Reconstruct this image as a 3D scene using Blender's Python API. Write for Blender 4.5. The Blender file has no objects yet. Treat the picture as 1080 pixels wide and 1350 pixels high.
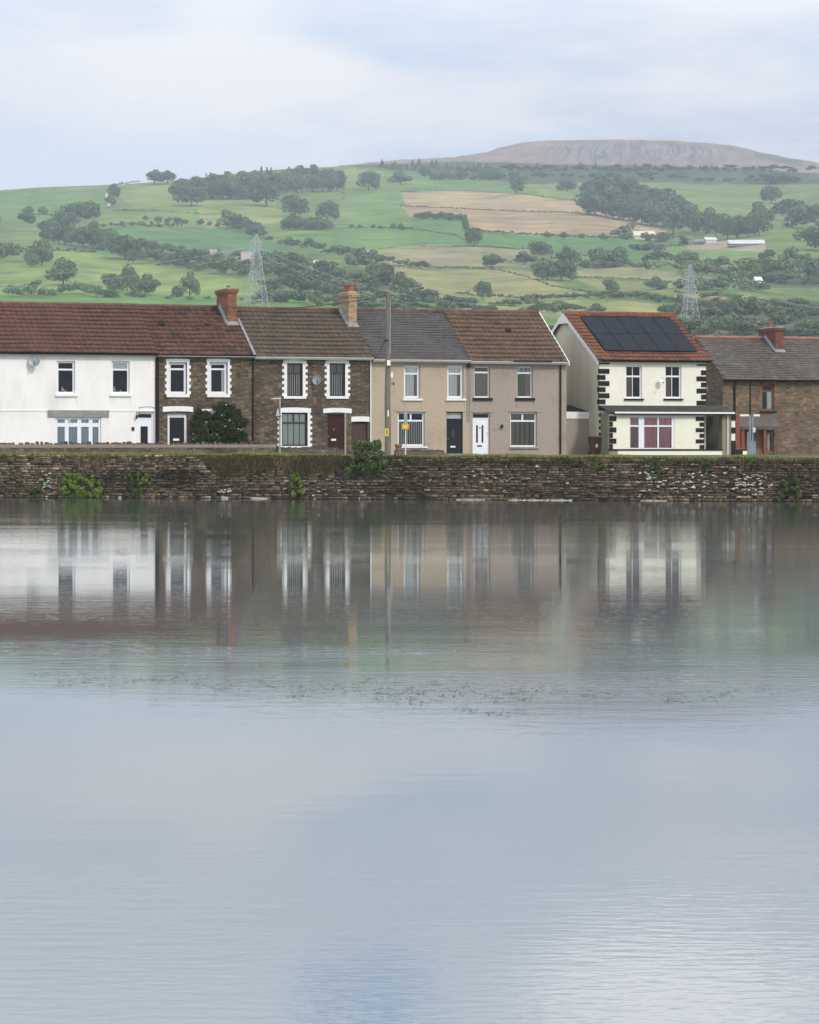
import bpy, math, random
import numpy as np
from mathutils import Vector

# ------------------------------------------------------------------ camera / world / sun / exposure
SC = bpy.context.scene
CAMH = 1.98; F = 4000.0; HY = 598.0            # metres above the water, focal length and horizon row of the photo (1080 px wide)
cam = bpy.data.cameras.new('camera'); camo = bpy.data.objects.new('camera', cam)
SC.collection.objects.link(camo); SC.camera = camo
camo.location = (0, 0, CAMH); camo.rotation_euler = (math.pi/2, 0, 0)
cam.sensor_fit = 'HORIZONTAL'; cam.sensor_width = 36; cam.lens = F/1080*36
cam.shift_y = -(675-HY)/1080; cam.clip_start = 0.5; cam.clip_end = 30000

SUN_EL, SUN_ROT = math.radians(40), math.radians(140)
world = bpy.data.worlds.new('World'); SC.world = world; world.use_nodes = True
def build_world():
    nt = world.node_tree; N = nt.nodes; Lk = nt.links; N.clear()
    out = N.new('ShaderNodeOutputWorld'); bg = N.new('ShaderNodeBackground'); bg.inputs[1].default_value = 0.1
    sky = N.new('ShaderNodeTexSky'); sky.sky_type = 'NISHITA'; sky.sun_disc = False
    sky.sun_elevation = SUN_EL; sky.sun_rotation = SUN_ROT; sky.air_density = 1.2; sky.dust_density = 1.5
    tc = N.new('ShaderNodeTexCoord')
    def mapping(s, l=(0,0,0)):
        m = N.new('ShaderNodeMapping'); m.inputs['Scale'].default_value = s; m.inputs['Location'].default_value = l
        Lk.new(tc.outputs['Generated'], m.inputs[0]); return m
    def noise(s, l, sc, det=4, rough=0.5):
        n = N.new('ShaderNodeTexNoise'); n.inputs['Scale'].default_value = sc; n.inputs['Detail'].default_value = det
        n.inputs['Roughness'].default_value = rough
        Lk.new(mapping(s, l).outputs[0], n.inputs['Vector']); return n.outputs['Fac']
    def ramp(v, a, b, c0=(0,0,0,1), c1=(1,1,1,1)):
        r = N.new('ShaderNodeValToRGB'); r.color_ramp.elements[0].position = a; r.color_ramp.elements[1].position = b
        r.color_ramp.elements[0].color = c0; r.color_ramp.elements[1].color = c1; r.color_ramp.interpolation = 'EASE'
        Lk.new(v, r.inputs[0]); return r.outputs['Color']
    def mix(f, a, b):
        m = N.new('ShaderNodeMix'); m.data_type = 'RGBA'
        if isinstance(f, float): m.inputs[0].default_value = f
        else: Lk.new(f, m.inputs[0])
        for s, i in ((a, 6), (b, 7)):
            if isinstance(s, tuple): m.inputs[i].default_value = s
            else: Lk.new(s, m.inputs[i])
        return m.outputs[2]
    def blob(az, el, r0, r1, squash=2.2):          # a soft patch of sky round one direction, edges broken by noise
        a, e = math.radians(az), math.radians(el)
        vm = N.new('ShaderNodeVectorMath'); vm.operation = 'SUBTRACT'
        Lk.new(tc.outputs['Generated'], vm.inputs[0]); vm.inputs[1].default_value = (math.sin(a)*math.cos(e), math.cos(a)*math.cos(e), math.sin(e))
        sc = N.new('ShaderNodeVectorMath'); sc.operation = 'MULTIPLY'; sc.inputs[1].default_value = (1, 1, squash); Lk.new(vm.outputs[0], sc.inputs[0])
        ln = N.new('ShaderNodeVectorMath'); ln.operation = 'LENGTH'; Lk.new(sc.outputs[0], ln.inputs[0])
        nz = noise((1,1,3.2), (az*.3, el, 0), 22, 5, .6)
        ad = N.new('ShaderNodeMath'); ad.operation = 'MULTIPLY_ADD'; Lk.new(nz, ad.inputs[0]); ad.inputs[1].default_value = 0.06; Lk.new(ln.outputs['Value'], ad.inputs[2])
        return ramp(ad.outputs[0], r0+.03, r1+.03, (1,1,1,1), (0,0,0,1))
    K = 12.0
    def col(r, g, b): return (r*K, g*K, b*K, 1)
    # cloud sheets: pale blue, white, lavender grey
    n1 = ramp(noise((1,1,3.4), (3.1,0.4,1.7), 9, 5, .52), .40, .64)
    n2 = ramp(noise((1,1,3.8), (7.7,2.2,4.1), 5.5, 5, .5), .44, .62)
    n3 = ramp(noise((1,1,5), (1.7,5.2,.3), 24, 6, .55), .38, .70)
    c = mix(n1, col(.49,.61,.745), col(.76,.77,.80))
    c = mix(n2, c, col(.49,.555,.665))
    m = N.new('ShaderNodeMath'); m.operation = 'MULTIPLY'; Lk.new(n3, m.inputs[0]); m.inputs[1].default_value = .40
    c = mix(m.outputs[0], c, col(.74,.75,.79))
    c = mix(blob(-3.6, 7.0, .03, .075, 3.2), c, col(.82,.81,.82))      # whiter cloud top left
    c = mix(blob(-6.5, 3.9, .05, .14, 2.4), c, col(.60,.70,.79))        # paler blue low on the left
    c = mix(blob(0.8, 3.6, .03, .09, 3), c, col(.66,.69,.75))
    # thinner cloud high up lets the clear sky through
    sep = N.new('ShaderNodeSeparateXYZ'); Lk.new(tc.outputs['Generated'], sep.inputs[0])
    up = ramp(sep.outputs['Z'], .16, .6)
    n5 = ramp(noise((1,1,1.6), (0,3,9), 3.0, 5, .55), .42, .62)
    mm = N.new('ShaderNodeMath'); mm.operation = 'MULTIPLY'; Lk.new(up, mm.inputs[0]); Lk.new(n5, mm.inputs[1])
    m2 = N.new('ShaderNodeMath'); m2.operation = 'MULTIPLY'; Lk.new(mm.outputs[0], m2.inputs[0]); m2.inputs[1].default_value = .5
    hi = mix(ramp(sep.outputs['Z'], .115, .24), c, col(1.10,1.17,1.28))
    c = mix(m2.outputs[0], hi, sky.outputs[0])
    c = mix(blob(-0.9, 11.7, .016, .036, 1.5), c, col(.40,.65,.98))      # the gap of blue that the water mirrors
    c = mix(blob(5.0, 11.6, .030, .062, 1.9), c, col(1.5,1.48,1.48))   # bright cumulus edge
    Lk.new(c, bg.inputs[0]); Lk.new(bg.outputs[0], out.inputs[0])
build_world()

sun = bpy.data.lights.new('sun', 'SUN'); suno = bpy.data.objects.new('sun', sun); SC.collection.objects.link(suno)
sun.energy = 2.2; sun.angle = math.radians(7); sun.color = (1, .955, .89)
sd = Vector((math.sin(SUN_ROT)*math.cos(SUN_EL), math.cos(SUN_ROT)*math.cos(SUN_EL), math.sin(SUN_EL)))
suno.rotation_euler = sd.to_track_quat('Z', 'Y').to_euler(); suno.location = sd*300

vs = SC.view_settings; vs.view_transform = 'Standard'; vs.look = 'None'; vs.exposure = 0.04; vs.gamma = 1
SC.render.engine = 'CYCLES'; SC.cycles.max_bounces = 6; SC.cycles.volume_bounces = 0
SC.cycles.use_denoising = True

# ------------------------------------------------------------------ helpers
C = SC.collection
R = random.Random(7); NR = np.random.RandomState(11)

def tag(o, label=None, cat=None, group=None, kind=None):
    if label: o['label'] = label
    if cat: o['category'] = cat
    if group: o['group'] = group
    if kind: o['kind'] = kind
    return o
def empty(name, loc=(0,0,0), rz=0.0, parent=None):
    o = bpy.data.objects.new(name, None); C.objects.link(o); o.location = loc; o.rotation_euler = (0,0,rz)
    o.empty_display_size = .2
    if parent: o.parent = parent
    return o

class MB:
    def __init__(s): s.v = []; s.f = []; s.c = []; s.col = 1.0
    def poly(s, pts, col=None):
        n = len(s.v); s.v += [tuple(p) for p in pts]; s.f.append(tuple(range(n, n+len(pts)))); s.c.append(s.col if col is None else col)
    def box(s, x0, x1, y0, y1, z0, z1, col=None):
        n = len(s.v)
        s.v += [(x0,y0,z0),(x1,y0,z0),(x1,y1,z0),(x0,y1,z0),(x0,y0,z1),(x1,y0,z1),(x1,y1,z1),(x0,y1,z1)]
        for q in ((0,3,2,1),(4,5,6,7),(0,1,5,4),(1,2,6,5),(2,3,7,6),(3,0,4,7)):
            s.f.append(tuple(n+i for i in q)); s.c.append(s.col if col is None else col)
        return s
    def hexa(s, P, col=None):                       # eight corners, bottom ring then top ring
        n = len(s.v); s.v += [tuple(p) for p in P]
        for q in ((0,3,2,1),(4,5,6,7),(0,1,5,4),(1,2,6,5),(2,3,7,6),(3,0,4,7)):
            s.f.append(tuple(n+i for i in q)); s.c.append(s.col if col is None else col)
        return s
    def prism(s, ring, h, axis=(0,1,0), col=None):  # closed outline extruded along axis*h
        n = len(s.v); m = len(ring); a = Vector(axis)*h
        s.v += [tuple(p) for p in ring] + [tuple(Vector(p)+a) for p in ring]
        s.f.append(tuple(range(n, n+m))); s.f.append(tuple(range(n+2*m-1, n+m-1, -1))); s.c += [s.col if col is None else col]*2
        for i in range(m):
            j = (i+1) % m; s.f.append((n+i, n+m+i, n+m+j, n+j)); s.c.append(s.col if col is None else col)
        return s
    def tube(s, pts, r, sides=8, r2=None, col=None, caps=True):
        pts = [Vector(p) for p in pts]; n0 = len(s.v); k = len(pts)
        for i, p in enumerate(pts):
            d = (pts[min(i+1,k-1)]-pts[max(i-1,0)]).normalized()
            a = d.cross(Vector((0,0,1)) if abs(d.z) < .9 else Vector((0,1,0))).normalized(); b = d.cross(a)
            rr = r if r2 is None else r + (r2-r)*i/(k-1)
            for j in range(sides):
                t = 2*math.pi*j/sides; s.v.append(tuple(p + a*math.cos(t)*rr + b*math.sin(t)*rr))
        cc = s.col if col is None else col
        for i in range(k-1):
            for j in range(sides):
                j2 = (j+1) % sides
                s.f.append((n0+i*sides+j, n0+i*sides+j2, n0+(i+1)*sides+j2, n0+(i+1)*sides+j)); s.c.append(cc)
        if caps:
            s.f.append(tuple(n0+j for j in range(sides))[::-1]); s.f.append(tuple(n0+(k-1)*sides+j for j in range(sides))); s.c += [cc, cc]
        return s
    def lathe(s, prof, c=(0,0,0), sides=14, sx=1, sy=1, col=None):
        n0 = len(s.v); k = len(prof); cc = s.col if col is None else col
        for r, z in prof:
            for j in range(sides):
                t = 2*math.pi*j/sides; s.v.append((c[0]+math.cos(t)*r*sx, c[1]+math.sin(t)*r*sy, c[2]+z))
        for i in range(k-1):
            for j in range(sides):
                j2 = (j+1) % sides; s.f.append((n0+i*sides+j, n0+i*sides+j2, n0+(i+1)*sides+j2, n0+(i+1)*sides+j)); s.c.append(cc)
        s.f.append(tuple(n0+(k-1)*sides+j for j in range(sides))); s.c.append(cc)
        s.f.append(tuple(n0+j for j in range(sides))[::-1]); s.c.append(cc)
        return s
    def build(s, name, m, parent=None, loc=None, smooth=False, rot=None):
        o = mesh_obj(name, np.array(s.v, dtype=np.float32), s.f, m, np.array([ (c,c,c) if not isinstance(c, tuple) else c for c in s.c], dtype=np.float32), parent, smooth)
        if loc is not None: o.location = loc
        if rot is not None: o.rotation_euler = rot
        return o

def build_each(name, mb, m, parent):                # every box of the builder becomes a part of its own
    for i in range(len(mb.v)//8):
        q = MB(); q.hexa(mb.v[i*8:i*8+8]); q.build(name, m, parent)
def mesh_data(name, V, Fc, m, fcol=None, vcol=None, smooth=False):
    me = bpy.data.meshes.new(name)
    if isinstance(Fc, np.ndarray):
        nf, k = Fc.shape
        me.vertices.add(len(V)); me.vertices.foreach_set('co', np.asarray(V, np.float32).ravel())
        me.loops.add(nf*k); me.loops.foreach_set('vertex_index', Fc.astype(np.int32).ravel())
        me.polygons.add(nf); me.polygons.foreach_set('loop_start', np.arange(0, nf*k, k, dtype=np.int32))
        me.update(calc_edges=True)
    else:
        me.from_pydata([tuple(map(float, p)) for p in V], [], Fc); me.update()
    if fcol is not None:
        at = me.color_attributes.new('Col', 'FLOAT_COLOR', 'CORNER')
        tot = np.zeros(len(me.polygons), np.int32); me.polygons.foreach_get('loop_total', tot)
        cc = np.repeat(np.asarray(fcol, np.float32), tot, axis=0); cc = np.concatenate([cc, np.ones((len(cc),1), np.float32)], 1)
        at.data.foreach_set('color', cc.ravel())
    if vcol is not None:
        at = me.color_attributes.new('Col', 'FLOAT_COLOR', 'POINT')
        cc = np.concatenate([np.asarray(vcol, np.float32), np.ones((len(vcol),1), np.float32)], 1); at.data.foreach_set('color', cc.ravel())
    if smooth: me.polygons.foreach_set('use_smooth', np.ones(len(me.polygons), bool))
    if m: me.materials.append(m)
    return me
def mesh_obj(name, V, Fc, m, fcol=None, parent=None, smooth=False, vcol=None):
    o = bpy.data.objects.new(name, mesh_data(name, V, Fc, m, fcol, vcol, smooth)); C.objects.link(o)
    if parent: o.parent = parent
    return o

# ------------------------------------------------------------------ materials
MATS = {}
def mat(name, c1, c2=None, rough=.75, scale=6.0, stretch=(1,1,1), bump=0.0, bscale=None, metal=0.0, vc=True, rnd=0.0, det=5, spec=.4, contrast=(.35,.65), c3=None, s3=.6, t3=(.5,.62), coords='Object'):
    if name in MATS: return MATS[name]
    m = bpy.data.materials.new(name); m.use_nodes = True; nt = m.node_tree; N = nt.nodes; Lk = nt.links
    p = N['Principled BSDF']; p.inputs['Roughness'].default_value = rough; p.inputs['Metallic'].default_value = metal
    p.inputs['Specular IOR Level'].default_value = spec
    tc = N.new('ShaderNodeTexCoord'); mp = N.new('ShaderNodeMapping'); mp.inputs['Scale'].default_value = stretch; Lk.new(tc.outputs[coords], mp.inputs[0])
    nz = N.new('ShaderNodeTexNoise'); nz.inputs['Scale'].default_value = scale; nz.inputs['Detail'].default_value = det; nz.inputs['Roughness'].default_value = .6; Lk.new(mp.outputs[0], nz.inputs['Vector'])
    rp = N.new('ShaderNodeValToRGB'); rp.color_ramp.elements[0].position = contrast[0]; rp.color_ramp.elements[1].position = contrast[1]
    rp.color_ramp.elements[0].color = (*c1, 1); rp.color_ramp.elements[1].color = (*(c2 or c1), 1); Lk.new(nz.outputs['Fac'], rp.inputs[0])
    col = rp.outputs[0]
    def mixc(f, a, b, typ='MIX'):
        x = N.new('ShaderNodeMix'); x.data_type = 'RGBA'; x.blend_type = typ
        if isinstance(f, float): x.inputs[0].default_value = f
        else: Lk.new(f, x.inputs[0])
        for s, i in ((a,6),(b,7)):
            if isinstance(s, tuple): x.inputs[i].default_value = s
            else: Lk.new(s, x.inputs[i])
        return x.outputs[2]
    if c3:
        n3 = N.new('ShaderNodeTexNoise'); n3.inputs['Scale'].default_value = s3; n3.inputs['Detail'].default_value = 6; n3.inputs['Roughness'].default_value = .65; Lk.new(mp.outputs[0], n3.inputs['Vector'])
        r3 = N.new('ShaderNodeValToRGB'); r3.color_ramp.elements[0].position = t3[0]; r3.color_ramp.elements[1].position = t3[1]; Lk.new(n3.outputs['Fac'], r3.inputs[0])
        col = mixc(r3.outputs[0], col, (*c3, 1))
    if vc:
        a = N.new('ShaderNodeVertexColor'); a.layer_name = 'Col'; col = mixc(1.0, col, a.outputs[0], 'MULTIPLY')
    if rnd:
        oi = N.new('ShaderNodeObjectInfo'); mr = N.new('ShaderNodeMapRange'); mr.inputs[3].default_value = 1-rnd; mr.inputs[4].default_value = 1+rnd; Lk.new(oi.outputs['Random'], mr.inputs[0])
        vm = N.new('ShaderNodeVectorMath'); vm.operation = 'SCALE'; Lk.new(col, vm.inputs[0]); Lk.new(mr.outputs[0], vm.inputs['Scale']); col = vm.outputs[0]
    Lk.new(col, p.inputs['Base Color'])
    if bump:
        b = N.new('ShaderNodeBump'); b.inputs['Strength'].default_value = 1; b.inputs['Distance'].default_value = bump
        n2 = N.new('ShaderNodeTexNoise'); n2.inputs['Scale'].default_value = bscale or scale*3; n2.inputs['Detail'].default_value = 4; Lk.new(mp.outputs[0], n2.inputs['Vector'])
        Lk.new(n2.outputs['Fac'], b.inputs['Height']); Lk.new(b.outputs[0], p.inputs['Normal'])
    MATS[name] = m; return m

def stone_mat(name, tones, mortar, sx=4.0, sz=9.0, bump=.02, seed=0.0, dirt=None):
    """coursed rubble: brick rows of uneven length warped by noise, one tone per stone"""
    m = bpy.data.materials.new(name); m.use_nodes = True; nt = m.node_tree; N = nt.nodes; Lk = nt.links
    p = N['Principled BSDF']; p.inputs['Roughness'].default_value = .9; p.inputs['Specular IOR Level'].default_value = .2
    tc = N.new('ShaderNodeTexCoord'); sep = N.new('ShaderNodeSeparateXYZ'); Lk.new(tc.outputs['Object'], sep.inputs[0])
    ad = N.new('ShaderNodeMath'); ad.operation = 'ADD'; Lk.new(sep.outputs[0], ad.inputs[0]); Lk.new(sep.outputs[1], ad.inputs[1])
    cb = N.new('ShaderNodeCombineXYZ'); Lk.new(ad.outputs[0], cb.inputs[0]); Lk.new(sep.outputs[2], cb.inputs[1]); cb.inputs[2].default_value = seed
    w = N.new('ShaderNodeTexNoise'); w.inputs['Scale'].default_value = 2.3; w.inputs['Detail'].default_value = 3; Lk.new(cb.outputs[0], w.inputs['Vector'])
    wm = N.new('ShaderNodeVectorMath'); wm.operation = 'MULTIPLY_ADD'; Lk.new(w.outputs['Color'], wm.inputs[0]); wm.inputs[1].default_value = (.16,.12,0); Lk.new(cb.outputs[0], wm.inputs[2])
    sc = N.new('ShaderNodeVectorMath'); sc.operation = 'MULTIPLY'; Lk.new(wm.outputs[0], sc.inputs[0]); sc.inputs[1].default_value = (sx, sz, 1)
    vo = N.new('ShaderNodeTexVoronoi'); vo.inputs['Scale'].default_value = 1; vo.inputs['Randomness'].default_value = .5; vo.distance = 'CHEBYCHEV'; Lk.new(sc.outputs[0], vo.inputs['Vector'])
    ve = N.new('ShaderNodeTexVoronoi'); ve.feature = 'DISTANCE_TO_EDGE'; ve.inputs['Scale'].default_value = 1; ve.inputs['Randomness'].default_value = .5; Lk.new(sc.outputs[0], ve.inputs['Vector'])
    s2 = N.new('ShaderNodeSeparateColor'); Lk.new(vo.outputs['Color'], s2.inputs[0])
    rp = N.new('ShaderNodeValToRGB'); e = rp.color_ramp.elements; e[0].position = 0; e[0].color = (*tones[0],1); e[1].position = 1; e[1].color = (*tones[-1],1)
    for i, t in enumerate(tones[1:-1]): q = e.new((i+1)/(len(tones)-1)); q.color = (*t,1)
    Lk.new(s2.outputs[0], rp.inputs[0])
    mr = N.new('ShaderNodeMapRange'); mr.inputs[1].default_value = .01; mr.inputs[2].default_value = .07; Lk.new(ve.outputs['Distance'], mr.inputs[0])
    mx = N.new('ShaderNodeMix'); mx.data_type = 'RGBA'; Lk.new(mr.outputs[0], mx.inputs[0]); mx.inputs[6].default_value = (*mortar,1); Lk.new(rp.outputs[0], mx.inputs[7])
    big = N.new('ShaderNodeTexNoise'); big.inputs['Scale'].default_value = .7; big.inputs['Detail'].default_value = 6; Lk.new(tc.outputs['Object'], big.inputs['Vector'])
    br = N.new('ShaderNodeMapRange'); br.inputs[1].default_value = .3; br.inputs[2].default_value = .7; br.inputs[3].default_value = .68; br.inputs[4].default_value = 1.3; Lk.new(big.outputs['Fac'], br.inputs[0])
    vm = N.new('ShaderNodeVectorMath'); vm.operation = 'SCALE'; Lk.new(mx.outputs[2], vm.inputs[0]); Lk.new(br.outputs[0], vm.inputs['Scale'])
    Lk.new(vm.outputs[0], p.inputs['Base Color'])
    b = N.new('ShaderNodeBump'); b.inputs['Distance'].default_value = bump; Lk.new(mr.outputs[0], b.inputs['Height']); Lk.new(b.outputs[0], p.inputs['Normal'])
    MATS[name] = m; return m

WHITE = mat('white_paint', (.80,.79,.77), (.74,.73,.70), .45, 3)
UPVC = mat('white_frame', (.78,.79,.81), (.73,.74,.76), .35, 5)
RENDER_W = mat('white_render', (.83,.80,.765), (.765,.735,.70), .9, 1.3, stretch=(1,1,.4), bump=.004, bscale=60, c3=(.62,.60,.555), s3=.5, t3=(.52,.80))
RENDER_C = mat('cream_render', (.80,.775,.66), (.74,.715,.60), .9, .9, bump=.004, bscale=60)
PALE_Y = mat('pale_yellow_render', (.80,.78,.63), (.74,.72,.57), .9, 1.2)
GABLE = mat('shaded_gable_render', (.66,.63,.49), (.57,.54,.42), .9, 1.1, stretch=(1,1,.25), bump=.004, bscale=50, c3=(.45,.42,.31), s3=.9, t3=(.55,.8))  # darker copy of the front render, gable shade put into the colour; weathered blotches
OLIVE = mat('olive_render', (.27,.26,.16), (.21,.20,.12), .9, 1.5)
BEIGE = mat('beige_pebbledash', (.48,.39,.285), (.37,.30,.215), .95, 15, bump=.008, bscale=55, c3=(.33,.265,.19), s3=.55, t3=(.5,.75))
GREY_D = mat('grey_pebbledash', (.42,.345,.285), (.25,.205,.17), .95, 16, bump=.01, bscale=60, c3=(.25,.21,.175), s3=.6, t3=(.52,.75))
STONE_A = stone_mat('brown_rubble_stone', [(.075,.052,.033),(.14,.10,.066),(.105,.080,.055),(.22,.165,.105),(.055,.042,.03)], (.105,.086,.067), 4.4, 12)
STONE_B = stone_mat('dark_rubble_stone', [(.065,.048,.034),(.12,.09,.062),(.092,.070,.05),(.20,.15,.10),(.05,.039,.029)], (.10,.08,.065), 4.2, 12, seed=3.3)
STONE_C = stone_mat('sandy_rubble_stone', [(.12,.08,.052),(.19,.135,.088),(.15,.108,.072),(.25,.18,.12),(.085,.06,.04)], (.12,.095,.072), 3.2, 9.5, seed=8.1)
ROOM_SHADE = mat('dark_room_shade', (.055,.045,.035), (.035,.03,.025), .95, 2)  # near-black so interiors and the passage look unlit; shade put into the colour
GUTB = mat('brown_gutter', (.04,.026,.02), (.03,.02,.015), .8, 5, spec=.1)
BLACKP = mat('black_paint', (.015,.014,.013), (.024,.022,.02), .75, 6, spec=.12)
BROWNF = mat('brown_frame', (.06,.032,.022), (.045,.025,.018), .5, 6)
RIDGE = mat('ridge_tile', (.16,.075,.05), (.11,.06,.045), .9, 6)
def tile_mat(name, a, b, c3=None, t3=(.5,.7), rough=.85): return mat(name, a, b, rough, 5, bump=.003, bscale=60, c3=c3, s3=1.1, t3=t3, spec=.25)
T_RED = tile_mat('russet_tile', (.125,.060,.042), (.094,.048,.034), (.066,.038,.028), (.52,.75))
T_REDD = tile_mat('weathered_russet_tile', (.138,.066,.044), (.072,.039,.029), (.045,.030,.024), (.48,.66))
T_BRN = tile_mat('brown_tile', (.118,.086,.060), (.083,.061,.044), (.065,.05,.038), (.5,.75))
T_BRN2 = tile_mat('warm_brown_tile', (.145,.092,.060), (.105,.067,.046), (.074,.051,.037), (.52,.75))
T_SLATE = tile_mat('grey_slate', (.088,.076,.070), (.062,.056,.054), (.105,.092,.08), (.55,.75), .6)
T_ORNG = tile_mat('orange_brown_tile', (.20,.082,.048), (.13,.058,.038), (.085,.045,.032), (.52,.72))
T_OLD = tile_mat('mossy_grey_tile', (.135,.112,.092), (.085,.072,.062), (.17,.15,.125), (.56,.74))
BRICK_O = mat('orange_brick', (.36,.15,.07), (.21,.09,.05), .9, 7, stretch=(1,1,2.4), bump=.01, c3=(.11,.065,.045), s3=1.3, t3=(.45,.7))
BRICK_Y = mat('buff_brick', (.44,.33,.20), (.33,.24,.145), .9, 7, stretch=(1,1,2.4), bump=.01, c3=(.24,.16,.10), s3=1.6, t3=(.52,.75))
BRICK_R = mat('red_brick', (.21,.085,.05), (.13,.06,.042), .9, 7, stretch=(1,1,2.4), bump=.01)
TERRA = mat('terracotta', (.33,.115,.06), (.24,.085,.05), .85, 5)
LEAD = mat('lead_flashing', (.25,.26,.27), (.17,.18,.19), .6, 4)
STEEL = mat('galvanised_steel', (.34,.36,.38), (.27,.29,.31), .45, 5, metal=.3)
WOODP = mat('weathered_pole_wood', (.20,.175,.13), (.12,.11,.08), .9, 6, stretch=(4,4,.5), bump=.006)
WIREM = mat('cable_black', (.03,.03,.03), None, .6, 3)
YELLOW = mat('yellow_plate', (.75,.62,.05), (.66,.55,.05), .5, 5)
ORANGE = mat('orange_plate', (.72,.36,.03), (.62,.30,.03), .5, 5)
REDP = mat('red_brown_paint', (.26,.075,.045), (.20,.06,.038), .7, 5, spec=.2)
BINM = mat('brown_plastic', (.095,.048,.030), (.08,.042,.028), .7, 4, spec=.15)
STREAK_W = mat('damp_on_white', (.66,.635,.59), (.72,.69,.65), .95, 8); STREAK_B = mat('damp_on_beige', (.35,.28,.205), (.40,.325,.235), .95, 8)
STREAK_G = mat('damp_on_grey', (.22,.185,.155), (.28,.235,.195), .95, 8); STREAK_C = mat('damp_on_cream', (.66,.63,.52), (.71,.68,.57), .95, 8)
SOLAR = mat('solar_cell', (.014,.019,.026), (.010,.014,.020), .5, 1.2, spec=.08)
CHARC = mat('charcoal_door', (.018,.022,.026), (.014,.018,.021), .6, 3, spec=.15)
MAROON = mat('maroon_door', (.050,.018,.012), (.038,.014,.010), .7, 3, stretch=(3,3,.6), spec=.12)
PLANKM = mat('old_red_plank', (.10,.055,.045), (.06,.034,.03), .85, 4, stretch=(6,6,.4))
LINTEL = mat('grey_lintel', (.30,.29,.27), (.20,.195,.185), .9, 6, stretch=(.5,1,1.5))
CUR_TEAL = mat('teal_grey_curtain', (.56,.66,.68), (.44,.54,.57), .9, 3, stretch=(6,6,.3))
CUR_GREEN = mat('pale_green_blind', (.70,.76,.66), (.62,.68,.59), .9, 2)
CUR_WHITE = mat('white_net_curtain', (.85,.85,.83), (.74,.74,.73), .9, 3, stretch=(6,6,.3))
CUR_CREAM = mat('cream_blind_slat', (.82,.80,.72), (.74,.71,.63), .9, 3)
CUR_BROWN = mat('brown_curtain', (.34,.20,.09), (.22,.13,.06), .9, 3, stretch=(6,6,.3))
CUR_TAN = mat('tan_curtain', (.40,.34,.23), (.31,.26,.18), .9, 3, stretch=(6,6,.3))
CUR_PINK = mat('pink_curtain', (.66,.32,.33), (.55,.25,.27), .9, 3, stretch=(5,5,.3))
CUR_SALM = mat('salmon_curtain', (.40,.24,.17), (.33,.19,.14), .9, 3, stretch=(5,5,.3))
CUR_OLIVE = mat('olive_screen', (.26,.235,.15), (.20,.18,.12), .9, 3)
FROST = mat('frosted_glass', (.42,.44,.45), (.34,.36,.37), .3, 4)

def glass_mat():
    m = bpy.data.materials.new('window_glass'); m.use_nodes = True; N = m.node_tree.nodes; Lk = m.node_tree.links
    out = N['Material Output']; N.remove(N['Principled BSDF'])
    tr = N.new('ShaderNodeBsdfTransparent'); tr.inputs[0].default_value = (.93,.95,.95,1)
    gl = N.new('ShaderNodeBsdfGlossy'); gl.inputs['Roughness'].default_value = .03; gl.inputs[0].default_value = (.9,.93,.95,1)
    tc = N.new('ShaderNodeTexCoord'); nz = N.new('ShaderNodeTexNoise'); nz.inputs['Scale'].default_value = 2.5; Lk.new(tc.outputs['Object'], nz.inputs['Vector'])
    bp = N.new('ShaderNodeBump'); bp.inputs['Distance'].default_value = .01; Lk.new(nz.outputs['Fac'], bp.inputs['Height']); Lk.new(bp.outputs[0], gl.inputs['Normal'])
    fr = N.new('ShaderNodeFresnel'); fr.inputs[0].default_value = 1.5
    mx = N.new('ShaderNodeMixShader'); Lk.new(fr.outputs[0], mx.inputs[0]); Lk.new(tr.outputs[0], mx.inputs[1]); Lk.new(gl.outputs[0], mx.inputs[2])
    Lk.new(mx.outputs[0], out.inputs[0]); return m
GLASS = glass_mat()

# ------------------------------------------------------------------ frames: a facade line in plan, photo pixels -> metres on it
class Frame:
    def __init__(s, X0, D0, th): s.X0, s.D0, s.th = X0, D0, th; s.c, s.s = math.cos(th), math.sin(th)
    def at(s, x, y=None, w=0.0):
        X0, D0 = s.X0 - w*s.s, s.D0 + w*s.c; a = (x-540)/F
        t = (a*D0-X0)/(s.c-a*s.s); D = D0+t*s.s
        return t if y is None else (t, CAMH+(HY-y)*D/F)
    def world(s, t, w=0.0, z=0.0): return Vector((s.X0+t*s.c-w*s.s, s.D0+t*s.s+w*s.c, z))
TH = math.radians(18)
ROW = Frame(-2.0, 160.0, TH)
GZ = 1.90                                            # street level
def at(x, y, Y): return Vector(((x-540)/F*Y, Y, CAMH+(HY-y)/F*Y))

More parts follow.
